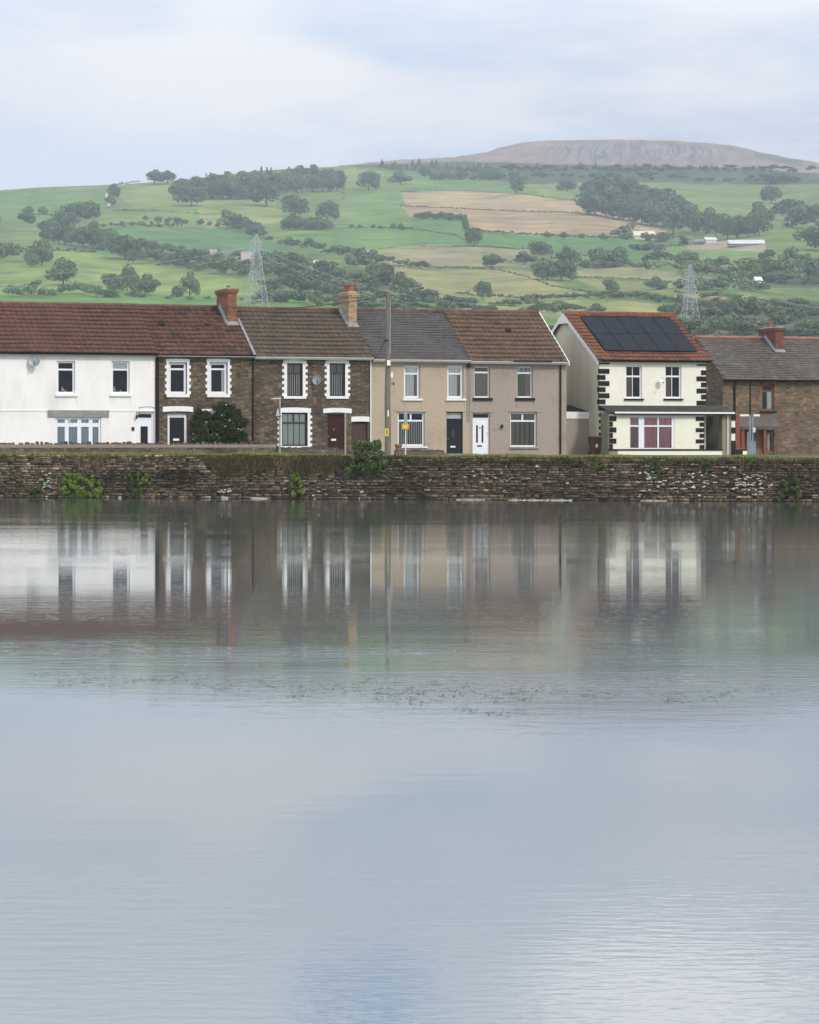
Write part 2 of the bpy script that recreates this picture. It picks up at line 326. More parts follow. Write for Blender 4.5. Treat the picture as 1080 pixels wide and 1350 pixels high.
class House:
    """local frame of one house: x along the street, y into the house, z up, origin at its front left foot"""
    def __init__(s, name, label, x0, x1, frame=ROW, w=0.0, group=None, cat='house'):
        s.fr, s.w = frame, w; s.s0 = frame.at(x0, None, w); s.L = frame.at(x1, None, w)-s.s0
        s.o = empty(name, frame.world(s.s0, w, GZ), frame.th); tag(s.o, label, cat, group); s.holes = []
    def p(s, x, y, w=None):
        ww = s.w if w is None else w
        t, z = s.fr.at(x, y, ww); return t-s.s0, z-GZ
    def wall(s, m, eave, ridge, hd, name='wall', gl=True, gr=True, gm=None, front=True):
        b = MB(); T = .28; L = s.L; e = .004
        hs = [(max(h[0],.05), min(h[1],L-.05), max(h[2],0), h[3]) for h in s.holes]
        xs = sorted({0.0, L} | {h[0] for h in hs} | {h[1] for h in hs}); zs = sorted({-.3, eave-.12} | {h[2] for h in hs} | {h[3] for h in hs}); ys_top = eave
        def inside(x, z): return any(h[0] < x < h[1] and h[2] < z < h[3] for h in hs)
        for i in range(len(xs)-1):
            for j in range(len(zs)-1):
                if not inside((xs[i]+xs[i+1])/2, (zs[j]+zs[j+1])/2):
                    b.poly([(xs[i],0,zs[j]),(xs[i+1],0,zs[j]),(xs[i+1],0,zs[j+1]),(xs[i],0,zs[j+1])])
                    b.poly([(xs[i],T,zs[j]),(xs[i],T,zs[j+1]),(xs[i+1],T,zs[j+1]),(xs[i+1],T,zs[j])])
        for x0,x1,z0,z1 in hs:
            b.poly([(x0,0,z0),(x0,0,z1),(x0,T,z1),(x0,T,z0)]); b.poly([(x1,0,z0),(x1,T,z0),(x1,T,z1),(x1,0,z1)])
            b.poly([(x0,0,z1),(x1,0,z1),(x1,T,z1),(x0,T,z1)]); b.poly([(x0,0,z0),(x0,T,z0),(x1,T,z0),(x1,0,z0)])
        if front: b.build(name, m, s.o)
        g = MB(); D = 2*hd
        for x, on in ((e, gl), (L-e, gr)):
            g.poly([(x,0,-.3),(x,D,-.3),(x,D,eave-.1),(x,hd,ridge-.14),(x,0,eave-.1)])
        g.poly([(0,D,-.3),(L,D,-.3),(L,D,eave),(0,D,eave)])
        g.build('side_wall', gm or m, s.o)
        r = MB(); r.box(.1, L-.1, 1.6, 1.66, -.2, eave-.1); r.build('shade_partition', ROOM_SHADE, s.o)  # dark partition added so the rooms behind the glass do not look lit
        fl = MB(); fl.box(.1, L-.1, .3, 1.6, 2.45, 2.6); fl.build('upper_floor', ROOM_SHADE, s.o)
    def bars(s, b, x0,x1,z0,z1, fw, y0, y1):
        b.box(x0,x1,y0,y1,z0,z0+fw); b.box(x0,x1,y0,y1,z1-fw,z1); b.box(x0,x0+fw,y0,y1,z0+fw,z1-fw); b.box(x1-fw,x1,y0,y1,z0+fw,z1-fw)
    def window(s, px, tr=None, mull=(), mtop=None, fw=.07, fm=UPVC, blind=None, top=None, sill=None, sillm=None, w0=None, label=None, hole=True, glaze=(), rec=.12, thick=.045):
        x0,z0 = s.p(px[0], px[3], w0); x1,z1 = s.p(px[2], px[1], w0); off = 0 if w0 is None else w0-s.w
        if hole: s.holes.append((x0,x1,z0,z1))
        Y = off+rec
        b = MB(); s.bars(b, x0+.003,x1-.003,z0+.003,z1-.003,fw,Y,Y+.07)
        zt = z1-fw
        if tr: zt = s.p(px[0], tr, w0)[1]; b.box(x0+fw,x1-fw,Y+.004,Y+.066,zt-thick,zt+thick)
        for q in mull:
            xm = s.p(q, 500, w0)[0]; b.box(xm-thick,xm+thick,Y+.008,Y+.062,z0+fw,(zt-thick if tr else z1-fw))
        for q in (mull if mtop is None else mtop):
            xm = s.p(q, 500, w0)[0]; b.box(xm-thick,xm+thick,Y+.008,Y+.062,zt+thick,z1-fw)
        for q in glaze:
            xm = s.p(q, 500, w0)[0]; b.box(xm-.018,xm+.018,Y+.02,Y+.05,z0+fw,z1-fw)
        f = b.build('window', fm, s.o)
        if label: f['label'] = label
        g = MB(); g.poly([(x0+fw*.6,Y+.035,z0+fw*.6),(x1-fw*.6,Y+.035,z0+fw*.6),(x1-fw*.6,Y+.035,z1-fw*.6),(x0+fw*.6,Y+.035,z1-fw*.6)]); g.build('pane', GLASS, f)
        def sheet(kind, m, xa, xb, za, zb, nm):
            c = MB(); yy = Y+.068
            if kind == 'slats':
                n = max(3, int((xb-xa)/.115)); d = (xb-xa)/n
                for i in range(n): c.poly([(xa+i*d+.012,yy,za),(xa+i*d+d*.62,yy+.03,za),(xa+i*d+d*.62,yy+.03,zb),(xa+i*d+.012,yy,zb)])
            elif kind == 'folds':
                n = max(8, int((xb-xa)/.035)); d = (xb-xa)/n; yv = [yy+.022*math.sin(i*1.35+R.random()*.8) for i in range(n+1)]
                for i in range(n): c.poly([(xa+i*d,yv[i],za),(xa+(i+1)*d,yv[i+1],za),(xa+(i+1)*d,yv[i+1],zb),(xa+i*d,yv[i],zb)])
            elif kind == 'wide':
                n = max(2, round((xb-xa)/.30)); d = (xb-xa)/n
                for i in range(n): c.poly([(xa+i*d+.02,yy,za),(xa+i*d+d-.02,yy+.01,za),(xa+i*d+d-.02,yy+.01,zb),(xa+i*d+.02,yy,zb)])
            c.build(nm, m, f)
        if blind:
            for bl in (blind if isinstance(blind, list) else [blind]):
                kind, m = bl[0], bl[1]; fr = bl[2] if len(bl) > 2 else (0, 1)
                W = x1-x0-2*fw; sheet(kind, m, x0+fw+W*fr[0], x0+fw+W*fr[1], z0+.02, (zt if tr else z1-fw), 'blind' if kind != 'folds' else 'curtain')
        if top: sheet(top[0], top[1], x0+fw, x1-fw, zt-.02, z1-.03, 'blind')
        if sill:
            xa, za = s.p(sill[0], sill[3], w0); xb, zb = s.p(sill[2], sill[1], w0)
            c = MB(); c.hexa([(xa,off-.09,za),(xb,off-.09,za),(xb,off+rec,za),(xa,off+rec,za),(xa,off-.09,zb-.02),(xb,off-.09,zb-.02),(xb,off+rec,zb),(xa,off+rec,zb)]); c.build('window_sill', sillm or WHITE, f)
        return f
    def stain(s, xs, y0, y1, m, w0=None):
        rg = random.Random(int(xs[0]*7+y0))
        off = 0 if w0 is None else w0-s.w
        for x in xs:
            xx, zt = s.p(x, y0, w0); zb = s.p(x, y0+(y1-y0)*rg.uniform(.4,1), w0)[1]; w = rg.uniform(.012,.035); b = MB()
            b.poly([(xx-w,off-.003,zt),(xx+w,off-.003,zt),(xx+w*.3+rg.uniform(-.02,.02),off-.003,zb),(xx-w*.3,off-.003,zb)])
            b.build('damp_streak', m, s.o)
    def block(s, name, m, px, y0=-.03, y1=.0, parent=None, w0=None, arch=0.0):
        x0,z0 = s.p(px[0], px[3], w0); x1,z1 = s.p(px[2], px[1], w0); off = 0 if w0 is None else w0-s.w
        b = MB()
        if arch:
            n = 8; ring = [(x0+(x1-x0)*i/n, off+y0, z0+arch*(1-(2*i/n-1)**2)) for i in range(n+1)] + [(x1-(x1-x0)*i/n, off+y0, z1+arch*(1-(1-2*i/n)**2)) for i in range(n+1)]
            b.prism(ring, y1-y0)
        else: b.box(x0,x1,off+y0,off+y1,z0,z1)
        return b.build(name, m, parent or s.o)
    def quoins(s, px_in, px_out, ytop, ybot, n, m=WHITE, sillh=3.2, headh=5, arch=.05):
        """painted block surround: jamb strips with teeth, head and sill, proud of the wall"""
        b = MB(); xi0,zb = s.p(px_in[0], ybot); xi1,zt = s.p(px_in[1], ytop); xo0 = s.p(px_out[0], ybot)[0]; xo1 = s.p(px_out[1], ybot)[0]
        hs = sillh/25; hh = headh/25; h = (zt-zb)/n; a = .004
        for i in range(n):
            big = i % 2 == 0
            l = xo0 if big else xo0+(xi0-xo0)*.42; r = xo1 if big else xo1-(xo1-xi1)*.42
            b.box(l, xi0-a, -.03, .02, zb+i*h, zb+(i+1)*h-.002); b.box(xi1+a, r, -.03, .02, zb+i*h, zb+(i+1)*h-.002)
        nn = 8; m0, m1 = xo0+.06, xo1-.06
        ring = [(m0+(m1-m0)*i/nn, -.033, zt+.002) for i in range(nn+1)] + [(m1-(m1-m0)*i/nn, -.033, zt+hh+arch*(1-(1-2*i/nn)**2)) for i in range(nn+1)]
        b.prism(ring, .05)
        if sillh: b.box(xo0+.08, xo1-.08, -.07, .02, zb-hs, zb-.003)
        return b.build('window_surround', m, s.o)
    def door(s, px, fm, dm, light=None, lightm=None, panes=(), letter=None, handle=None, knock=None, fw=.07, rec=.12, label=None, number=None, hole=True, w0=None, panels=()):
        x0,z0 = s.p(px[0], px[3], w0); x1,z1 = s.p(px[2], px[1], w0); off = 0 if w0 is None else w0-s.w
        if hole: s.holes.append((x0,x1,z0,z1))
        Y = off+rec
        f = MB(); f.box(x0+.003,x0+fw,Y,Y+.08,z0,z1-.003); f.box(x1-fw,x1-.003,Y,Y+.08,z0,z1-.003); f.box(x0+fw,x1-fw,Y,Y+.08,z1-fw,z1-.003)
        zt = z1-fw
        if light: zt = s.p(px[0], light, w0)[1]; f.box(x0+fw,x1-fw,Y,Y+.08,zt-.03,zt+.03); zt -= .03
        fo = f.build('door_frame', fm, s.o)
        if light:
            g = MB(); g.poly([(x0+fw,Y+.04,zt+.06),(x1-fw,Y+.04,zt+.06),(x1-fw,Y+.04,z1-fw),(x0+fw,Y+.04,z1-fw)]); g.build('pane', lightm or GLASS, fo)
        d = MB(); d.box(x0+fw+.004,x1-fw-.004,Y+.02,Y+.06,z0+.01,zt-.004)
        for q in panels:                              # raised mouldings
            xa,za = s.p(q[0], q[3], w0); xb,zb = s.p(q[2], q[1], w0); s.bars(d, xa,xb,za,zb,.03,Y+.008,Y+.02)
        do = d.build('door', dm, s.o)
        if label: do['label'] = label
        for q in panes:
            xa,za = s.p(q[0], q[3], w0); xb,zb = s.p(q[2], q[1], w0)
            g = MB(); g.box(xa,xb,Y+.005,Y+.02,za,zb); g.build('pane', q[4] if len(q) > 4 else BLACKP, do)
        if letter:
            xa,za = s.p(letter[0], letter[3], w0); xb,zb = s.p(letter[2], letter[1], w0); g = MB(); g.box(xa,xb,Y+.0,Y+.02,za,zb); g.build('letter_plate', letter[4], do)
        if handle:
            xa,za = s.p(handle[0], handle[1], w0); g = MB(); g.tube([(xa,Y-.03,za),(xa+.10,Y-.03,za)], .014, 6); g.tube([(xa,Y-.03,za),(xa,Y+.03,za)], .014, 6); g.build('handle', STEEL, do)
        if knock:
            xa,za = s.p(knock[0], knock[1], w0); g = MB(); g.lathe([(.03,-.03),(.045,0),(.03,.03)], (xa,Y-.0,za), 8, 1, .5); g.build('knocker', knock[2], do)
        if number:
            q = number; xa, za = s.p(q[0], q[1], w0); cu = bpy.data.curves.new('door_number', 'FONT'); cu.body = q[2]; cu.size = q[3]; cu.extrude = .004; cu.align_x = 'CENTER'; cu.align_y = 'CENTER'
            t = bpy.data.objects.new('door_number', cu); C.objects.link(t); bpy.context.view_layer.update(); dg = bpy.context.evaluated_depsgraph_get(); me = bpy.data.meshes.new_from_object(t.evaluated_get(dg)); bpy.data.objects.remove(t)
            me.materials.clear(); me.materials.append(WHITE); n = bpy.data.objects.new('door_number', me); C.objects.link(n); n.parent = do; n.location = (xa, Y+.012, za); n.rotation_euler = (math.pi/2,0,0)
        return do
    def pipe(s, px, ytop, ybot, m, r=.04, y=-.07, name='downpipe', w0=None, brackets=3):
        x, z0 = s.p(px, ybot, w0); z1 = s.p(px, ytop, w0)[1]; off = 0 if w0 is None else w0-s.w
        b = MB(); b.tube([(x,off+y-.12,z1+.12),(x,off+y-.02,z1),(x,off+y,z1-.08),(x,off+y,z0)], r, 8)
        for i in range(brackets): zz = z0+(z1-z0)*(i+.6)/(brackets+.3); b.lathe([(r*1.25,0),(r*1.25,.05)], (x,off+y,zz), 8)
        return b.build(name, m, s.o)
    def roof(s, m, eave, ridge, hd, ov=.32, rows=12, style='pan', lo=0.0, hi=0.0, ridgem=RIDGE, gut=(GUTB, None), seed=1, tint=.12, x0=None, x1=None, soffit=True):
        rg = random.Random(seed); xa = -lo if x0 is None else x0; xb = s.L+hi if x1 is None else x1; L = xb-xa
        sl = math.hypot(hd, ridge-eave); dy, dz = hd/sl, (ridge-eave)/sl; tot = sl*(hd+ov)/hd
        nyv, nzv = -dz, dy                            # roof plane normal (y,z)
        V = []; Q = []; Cc = []
        cw = {'pan': .30, 'slate': .27, 'flat': .33}[style]; nc = max(2, round(L/cw)); cw = L/nc; sub = 5 if style == 'pan' else 2
        rl = tot/rows; step = {'pan': .044, 'slate': .004, 'flat': .014}[style]; amp = {'pan': .022, 'slate': 0, 'flat': 0}[style]
        for r_ in range(rows):
            base = [1-tint + 2*tint*rg.random() for _ in range(nc+1)]
            for c_ in range(nc):
                wob = (rg.random()-.5)*(.008 if style != 'pan' else .006); sh = cw*.5*(r_ % 2) if style != 'pan' else 0
                for k in range(sub):
                    us = []
                    for e in (k, k+1):
                        fr = e/sub; u = xa+(c_+fr)*cw+sh; u = min(u, xb); pr = amp*(math.sin(2*math.pi*fr)+.35*math.sin(4*math.pi*fr)); us.append((u, pr))
                    n = len(V)
                    for t, h in ((r_*rl-.02, step), (r_*rl+rl, 0.0)):
                        for u, pr in us:
                            hh = h+pr+wob+.018*math.sin(u*.8+seed)+.012*math.sin(u*1.9+r_*.4+seed); V.append((u, -ov+t*dy+nyv*hh, eave-ov*dz/dy+t*dz+nzv*hh))
                    for u, pr in us:                  # front lip of the tile
                        hh = -.004+pr*.9; V.append((u, -ov+(r_*rl+.015)*dy+nyv*hh, eave-ov*dz/dy+(r_*rl+.015)*dz+nzv*hh))
                    Q.append((n, n+1, n+3, n+2)); Q.append((n+4, n+5, n+1, n)); t_ = base[c_]; Cc += [(t_,)*3, (t_*.8,)*3]  # lip face toned down: tile-edge shade put into the colour
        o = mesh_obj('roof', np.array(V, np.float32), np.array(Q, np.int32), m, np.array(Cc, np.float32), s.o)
        b = MB(); e2 = eave-ov*dz/dy
        b.hexa([(xa+.01,-ov+.04,e2-.05),(xb-.01,-ov+.04,e2-.05),(xb-.01,hd,ridge-.08),(xa+.01,hd,ridge-.08),(xa+.01,-ov+.04,e2-.01),(xb-.01,-ov+.04,e2-.01),(xb-.01,hd,ridge-.03),(xa+.01,hd,ridge-.03)])
        b.hexa([(xa+.01,hd,ridge-.08),(xb-.01,hd,ridge-.08),(xb-.01,2*hd+ov,e2-.05),(xa+.01,2*hd+ov,e2-.05),(xa+.01,hd,ridge-.02),(xb-.01,hd,ridge-.02),(xb-.01,2*hd+ov,e2+.02),(xa+.01,2*hd+ov,e2+.02)])
        b.build('rear_roof_slope', m, o)
        rt = MB(); n = max(2, int(L/.45)); d = L/n
        for i in range(n): rt.tube([(xa+i*d+.006,hd,ridge-.01),(xa+(i+1)*d-.006,hd,ridge-.01+rg.uniform(-.008,.012))], .115, 8, col=rg.uniform(.8,1.15))
        rt.build('ridge_tiles', ridgem, o)
        g = MB(); ga, gb = xa+.004, xb-.004; gz = e2+.03
        n = 6; ring = [(ga, -ov-.035+.062*math.cos(math.pi+math.pi*i/n), gz+.062*math.sin(math.pi+math.pi*i/n)) for i in range(n+1)]
        g.prism(ring, gb-ga, (1,0,0)); g.build('gutter', gut[0], s.o)
        fb = MB(); fb.box(ga,gb,-ov+.03,-ov+.055,gz-.12,gz-.005); fb.box(ga,gb,-ov+.055,-.003,gz-.10,gz-.08); fb.build('fascia', gut[1] or gut[0], s.o)
        s.rf = (eave, ridge, hd, ov, dy, dz)
        return o
    def on_roof(s, x, y):                             # photo pixel -> local point on the front roof slope
        eave, ridge, hd, ov, dy, dz = s.rf; lo_, hi_ = -ov, hd
        for _ in range(40):
            mid = (lo_+hi_)/2; z = s.p(x, y, s.w+mid)[1]
            if z > eave+mid*dz/dy: lo_ = mid
            else: hi_ = mid
        return Vector((s.p(x, y, s.w+mid)[0], mid, eave+mid*dz/dy))
    def verge(s, m, side, eave, ridge, hd, ov=.32, t=.05, h=.16, name='bargeboard', back=True):
        x = -t if side < 0 else s.L; x += side*.0; dzdy = (ridge-eave)/hd; b = MB()
        def bar(y0,z0,y1,z1): b.hexa([(x,y0,z0-h+.03),(x+t,y0,z0-h+.03),(x+t,y1,z1-h+.03),(x,y1,z1-h+.03),(x,y0,z0+.045),(x+t,y0,z0+.045),(x+t,y1,z1+.045),(x,y1,z1+.045)])
        bar(-ov-.02, eave-(ov+.02)*dzdy, hd, ridge)
        if back: bar(2*hd+ov, eave-ov*dzdy, hd+.002, ridge)
        return b.build(name, m, s.o)

def dish(h, px, py, r, name='satellite_dish', m=STEEL, w0=None, face=(-.35,-1,.25), label=None):
    x, z = h.p(px, py, w0); off = 0 if w0 is None else w0-h.w; o = empty(name, parent=h.o); o.location = (x, off-.30, z)
    b = MB(); b.lathe([(.02,-.05),(r*.6,-.03),(r,.03),(r*.97,.035),(r*.6,-.015),(.02,-.035)], sides=18); rf = b.build('reflector', m, o)
    rf.rotation_euler = Vector(face).to_track_quat('Z','Y').to_euler()
    a = MB(); a.tube([(0,.02,0),(0,.16,-.02),(0,.30,-.10)], .016, 6); a.tube([(0,.0,-r*.7),(-.05,-.28,-.12)], .01, 6); a.box(-.09,-.02,-.32,-.25,-.15,-.09); a.build('mounting_arm', BLACKP, o)
    return o

EAVE, RID, HD = 5.13, 7.92, 4.3
GRP = 'houses of the terrace facing the water'

# ------------------------------------------------------------------ H1 white rendered house
EAVE = 5.410
h = House('terraced_house', 'white rendered terraced house with russet tiled roof at the left end of the row', -95, 207, group=GRP)
h.window((75,476,99,519), tr=487, fw=.10, sill=(73,519.5,102,522.5), blind=None)
h.window((147,476,171,519), tr=487, fw=.10, top=('folds', CUR_WHITE), sill=(145,519.5,173,522.5), label='upstairs window with a white half blind')
h.window((73,550,133.5,592), tr=560, mull=(88.5,105,120), fw=.12, thick=.10, blind=('folds', CUR_TEAL), top=('folds', CUR_TEAL), rec=.09, label='four-light ground floor window with teal grey curtains')
h.window((-35,476,-12,519), tr=487, fw=.10, sill=(-37,519.5,-9,522.5))
h.window((-60,550,-5,592), tr=560, mull=(-42,-23), fw=.12, thick=.10, blind=('folds', CUR_TEAL), top=('folds', CUR_TEAL), rec=.09)
for q_, w_ in ((83.5,0),(87,1),(152,0),(160,1)):
    xx, zz_ = h.p(q_, 517.0 if w_ else 515.5); b = MB(); b.lathe([(.05,0),(.08,.08),(.05,.16),(.02,.2),(.045,.24)] if w_ == 0 else [(.07,0),(.06,.1),(.03,.14)], (xx,.24,zz_), 10); b.build('sill_ornament', CUR_WHITE if w_ == 0 else CUR_TEAL, h.o)
h.block('lintel', LINTEL, (63,541,143.5,549.5), -.06, 0)
h.block('string_course', RENDER_W, (-90,540.5,62.7,541.6), -.025, 0); h.block('string_course', RENDER_W, (143.8,541,205,542.1), -.025, 0)
h.door((180,543,203,598), UPVC, UPVC, light=551.5, panes=[(186,562,195.5,588)], fw=.10, rec=.1)
lx, lz = h.p(179.5, 549); b = MB(); b.lathe([(.02,-.14),(.045,-.1),(.06,.04),(.02,.09),(.01,.15)], (lx,-.14,lz), 6); b.tube([(lx,-.14,lz+.2),(lx,-.0,lz+.16)], .014, 6); b.build('wall_lantern', BLACKP, h.o)
h.block('wall_box', BLACKP, (173.5,563,177,567.5), -.05, 0)
h.wall(RENDER_W, EAVE, RID, HD)
h.roof(T_RED, EAVE, RID, HD, gut=(GUTB, GUTB), seed=3, ridgem=RIDGE)
h.pipe(205.6, 474, 597, BLACKP, .045)
h.stain([74,76,100.5,101.5,146,148,171,172.4], 522.5, 536, STREAK_W); h.stain([66,140,142,92], 550, 562, STREAK_W); h.stain([40,58,120,130,190,196], 470.5, 482, STREAK_W)
cb = MB(); pts = [h.p(x, y) for x, y in ((183,547),(184,537),(198,536),(204,538))]; cb.tube([(a, -.015, z) for a, z in pts], .01, 5); cb.build('wall_cable', GUTB, h.o)
dish(h, 44, 476, .30, m=STEEL, face=(-.5,-1,.2))

# ------------------------------------------------------------------ H2 brown stone, white quoins, climbing shrub
EAVE = 5.360
h = House('terraced_house', 'brown stone terraced house with white block window surrounds, dark glazed door and climbing shrub', 207, 334.5, group=GRP)
for a in (0, 53.5):
    h.window((222.5+a,477.5,246.5+a,519.5), tr=486.5, fw=.13, sill=None, blind=(('folds', CUR_WHITE, (.78,1)) if a else None), label='upstairs window with a pale curtain at one side' if a else None)
    h.quoins((222.5+a,246.5+a), (217.5+a,251.5+a), 477.5, 519.5, 10, sillh=4, headh=3.8, arch=.03)
h.block('door_lintel', WHITE, (214.5,536.5,254.5,543), -.04, 0, arch=.04)
h.door((221,545,247,598), UPVC, CHARC, light=549.5, fw=.13, panes=[(226,556,232,583),(235,556,241,583)], letter=(229,578,237,581,WHITE), label='dark glazed door with white letter plate')
h.window((266,546,306,592), tr=556, fw=.1, blind=('folds', CUR_WHITE))
h.quoins((266,306), (258.5,312), 546, 592, 12, sillh=0, headh=6, arch=.03)
h.wall(STONE_A, EAVE, RID, HD)
h.roof(T_REDD, EAVE, RID-.02, HD, gut=(GUTB, WHITE), seed=5, tint=.2)
h.pipe(208.3, 476, 597, GUTB, .04)
h.pipe(333.5, 474, 597, GUTB, .045)
for q in ((213.5,428.5),(274.5,429.5)):
    c = h.on_roof(*q); b = MB(); b.hexa([(c.x-.14,c.y-.10,c.z-.03),(c.x+.14,c.y-.10,c.z-.03),(c.x+.14,c.y+.2,c.z+.10),(c.x-.14,c.y+.2,c.z+.10),(c.x-.14,c.y-.12,c.z+.07),(c.x+.14,c.y-.12,c.z+.07),(c.x+.14,c.y+.1,c.z+.14),(c.x-.14,c.y+.1,c.z+.14)]); b.build('roof_vent', BLACKP, h.o)
H2 = h

def flashing(h, xl, eave, ridge, hd, ov, y0, y1, w=.2, m=LEAD):
    k = (ridge-eave)/hd; b = MB(); n = 6
    for i in range(n):
        a0 = y0+(y1-y0)*i/n; a1 = y0+(y1-y0)*(i+1)/n; e = .02*R.random()
        b.hexa([(xl-w/2,a0,eave+a0*k+.03),(xl+w/2,a0,eave+a0*k+.03),(xl+w/2,a1,eave+a1*k+.03),(xl-w/2,a1,eave+a1*k+.03),(xl-w/2-e,a0,eave+a0*k+.085),(xl+w/2+e,a0,eave+a0*k+.085),(xl+w/2,a1,eave+a1*k+.085),(xl-w/2,a1,eave+a1*k+.085)])
    return b.build('flashing', m, h.o)
flashing(H2, H2.L-.02, EAVE, RID-.02, HD, .32, -.3, HD-1.2, .11)

def chimney(h, x0, x1, y0, y1, z0, zt, m, pots=(), cap=None, band=None, apron=True, aerial=False, corbel=True):
    c = empty('chimney', parent=h.o); c.location = (0,0,0)
    st = MB(); hgt = zt-z0; rw = .085; n = int(hgt/rw); rg = random.Random(int(zt*100+x0*10))
    for i in range(n):
        ex = .0
        if corbel: ex = .05 if i in (n-3,) else (.09 if i in (n-2, n-1) else 0)
        zz = z0+i*rw
        for (a0,a1,b0,b1,ax) in ((x0-ex,x1+ex,y0-ex,y0+.11,0),(x0-ex,x1+ex,y1-.11,y1+ex,0),(x0-ex,x0+.11,y0+.112,y1-.112,1),(x1-.11,x1+ex,y0+.112,y1-.112,1)):
            ln = (a1-a0) if ax == 0 else (b1-b0); k = max(2, round(ln/.225)); off = .5 if i % 2 else 0
            edges = [0]+[min(1,max(0,(j+off)/k)) for j in range(1 if not off else 0, k+1)]+[1]; edges = sorted(set(edges))
            for q in range(len(edges)-1):
                e0, e1 = edges[q], edges[q+1]
                if e1-e0 < .01: continue
                t = rg.uniform(.72,1.2); tc_ = (t, t*rg.uniform(.92,1.02), t*rg.uniform(.85,1.02))
                if band and i in band: tc_ = (1.5*t, 1.6*t, 1.6*t)
                if ax == 0: st.box(a0+ln*e0+.004,a0+ln*e1-.004,b0,b1,zz+.005,zz+rw-.004,tc_)
                else: st.box(a0,a1,b0+ln*e0+.004,b0+ln*e1-.004,zz+.005,zz+rw-.004,tc_)
    st.box(x0+.012,x1-.012,y0+.012,y1-.012,z0,z0+n*rw-.01,(.55,.6,.65))
    st.build('stack', m, c)
    ft = MB(); ft.hexa([(x0-.02,y0-.02,z0+n*rw),(x1+.02,y0-.02,z0+n*rw),(x1+.02,y1+.02,z0+n*rw),(x0-.02,y1+.02,z0+n*rw),(x0+.06,y0+.06,z0+n*rw+.07),(x1-.06,y0+.06,z0+n*rw+.07),(x1-.06,y1-.06,z0+n*rw+.07),(x0+.06,y1-.06,z0+n*rw+.07)]); ft.build('mortar_cap', LINTEL, c)
    for (px_, py_, r, hh) in pots:
        p_ = MB(); p_.lathe([(r*1.1,0),(r*.95,.04),(r*.85,hh*.8),(r*1.08,hh*.84),(r*1.08,hh*.97),(r*.8,hh),(r*.72,hh*.6)], (px_,py_,z0+n*rw+.03), 12); p_.build('chimney_pot', TERRA, c)
    if apron:
        eave, ridge, hd, ov, dy, dz = h.rf; k = dz/dy; zf = eave+y0*k
        a = MB(); a.hexa([(x0-.06,y0-.16,zf-.16*k+.03),(x1+.08,y0-.18,zf-.18*k+.03),(x1+.1,y0-.004,zf+.0),(x0-.08,y0-.004,zf+.0),(x0-.06,y0-.16,zf-.16*k+.06),(x1+.08,y0-.18,zf-.18*k+.06),(x1+.02,y0-.004,zf+.15),(x0-.02,y0-.004,zf+.15)])
        for i in range(4):
            q0 = y0+(hd-y0)*i/4; q1 = y0+(hd-y0)*(i+1)/4
            for xx, d in ((x0-.03, -.10), (x1+.004, .10)):
                a.hexa([(xx-(.1 if d<0 else 0),q0,eave+q0*k+.02),(xx+(.1 if d>0 else .02),q0,eave+q0*k+.02),(xx+(.1 if d>0 else .02),q1,eave+q1*k+.02),(xx-(.1 if d<0 else 0),q1,eave+q1*k+.02),(xx-(.1 if d<0 else 0),q0,eave+q0*k+.06),(xx+.024,q0,eave+q0*k+.2),(xx+.024,q1,eave+q1*k+.2),(xx-(.1 if d<0 else 0),q1,eave+q1*k+.06)])
        a.build('flashing', LEAD, c)
    if aerial:
        a = MB(); ax, ay, az = aerial; a.tube([(ax,ay,zt-.4),(ax,ay,zt+az)], .014, 6); a.tube([(ax-.3,ay-.3,zt+az-.05),(ax+.3,ay+.3,zt+az-.02)], .01, 5)
        for i in range(6): q = -.28+.11*i; a.tube([(ax+q-.09,ay+q+.09,zt+az-.04),(ax+q+.09,ay+q-.09,zt+az-.04)], .006, 4)
        a.build('aerial', STEEL, c)
    return c
# chimney on the party wall between the second and third house
xl = H2.p(300.5, 440, ROW and 2.6)[0]
zc = H2.p(306, 381, 3.2)[1]
chimney(H2, xl, xl+.50, 2.65, 5.0, 6.0, zc, BRICK_O, pots=((xl+.25,3.4,.12,.16),), band=(8,9), aerial=(xl+.3,3.2,.75))

# ------------------------------------------------------------------ H3 dark stone
EAVE = 5.280
h = House('terraced_house', 'dark stone terraced house with brown framed windows, maroon door and buff brick chimney', 334.5, 490, group=GRP)
for (x0, x1) in ((378.5,399),(434.5,455)):
    h.window((x0,479,x1,522), tr=492, fw=.065, fm=BROWNF, thick=.04, blind=('slats', CUR_CREAM), top=('wide', CUR_OLIVE), label=None)
    h.quoins((x0,x1), (x0-6.5,x1+6.5), 479, 522, 11, sillh=3.5, headh=3.3, arch=.06)
f_ = h.window((371.5,544,405.5,588), tr=557.5, mull=(), mtop=(388,), fw=.075, fm=BROWNF, blind=('wide', CUR_GREEN), top=('wide', CUR_GREEN), label='wide brown framed ground floor window with pale green blind')
h.quoins((371.5,405.5), (366,411.5), 544, 588, 12, sillh=2.5, headh=5.5, arch=.05)
h.door((431.5,545.5,454,592), BROWNF, MAROON, letter=(437.5,578.5,444,581,WHITE), handle=(432.8,575), knock=(441,566,STEEL), panels=[(436,551,450,562),(436,566,450,576)], label='maroon panelled front door')
h.block('door_lintel', WHITE, (426,539,463.5,544.8), -.04, 0, arch=.05)
h.block('door_jamb', WHITE, (454.4,545.3,456.4,592), -.03, .02)
h.door((464.5,556.5,485,594), PLANKM, PLANKM, fw=.05, label='old plank side door', panels=[])
h.block('door_lintel', WHITE, (463,549.5,487,556), -.04, 0, arch=.02)
h.wall(STONE_B, EAVE, RID, HD)
h.roof(T_BRN, EAVE, RID-.06, HD, gut=(WHITE, WHITE), seed=8)
h.pipe(488.4, 476, 588, WHITE, .04)
pb = MB()
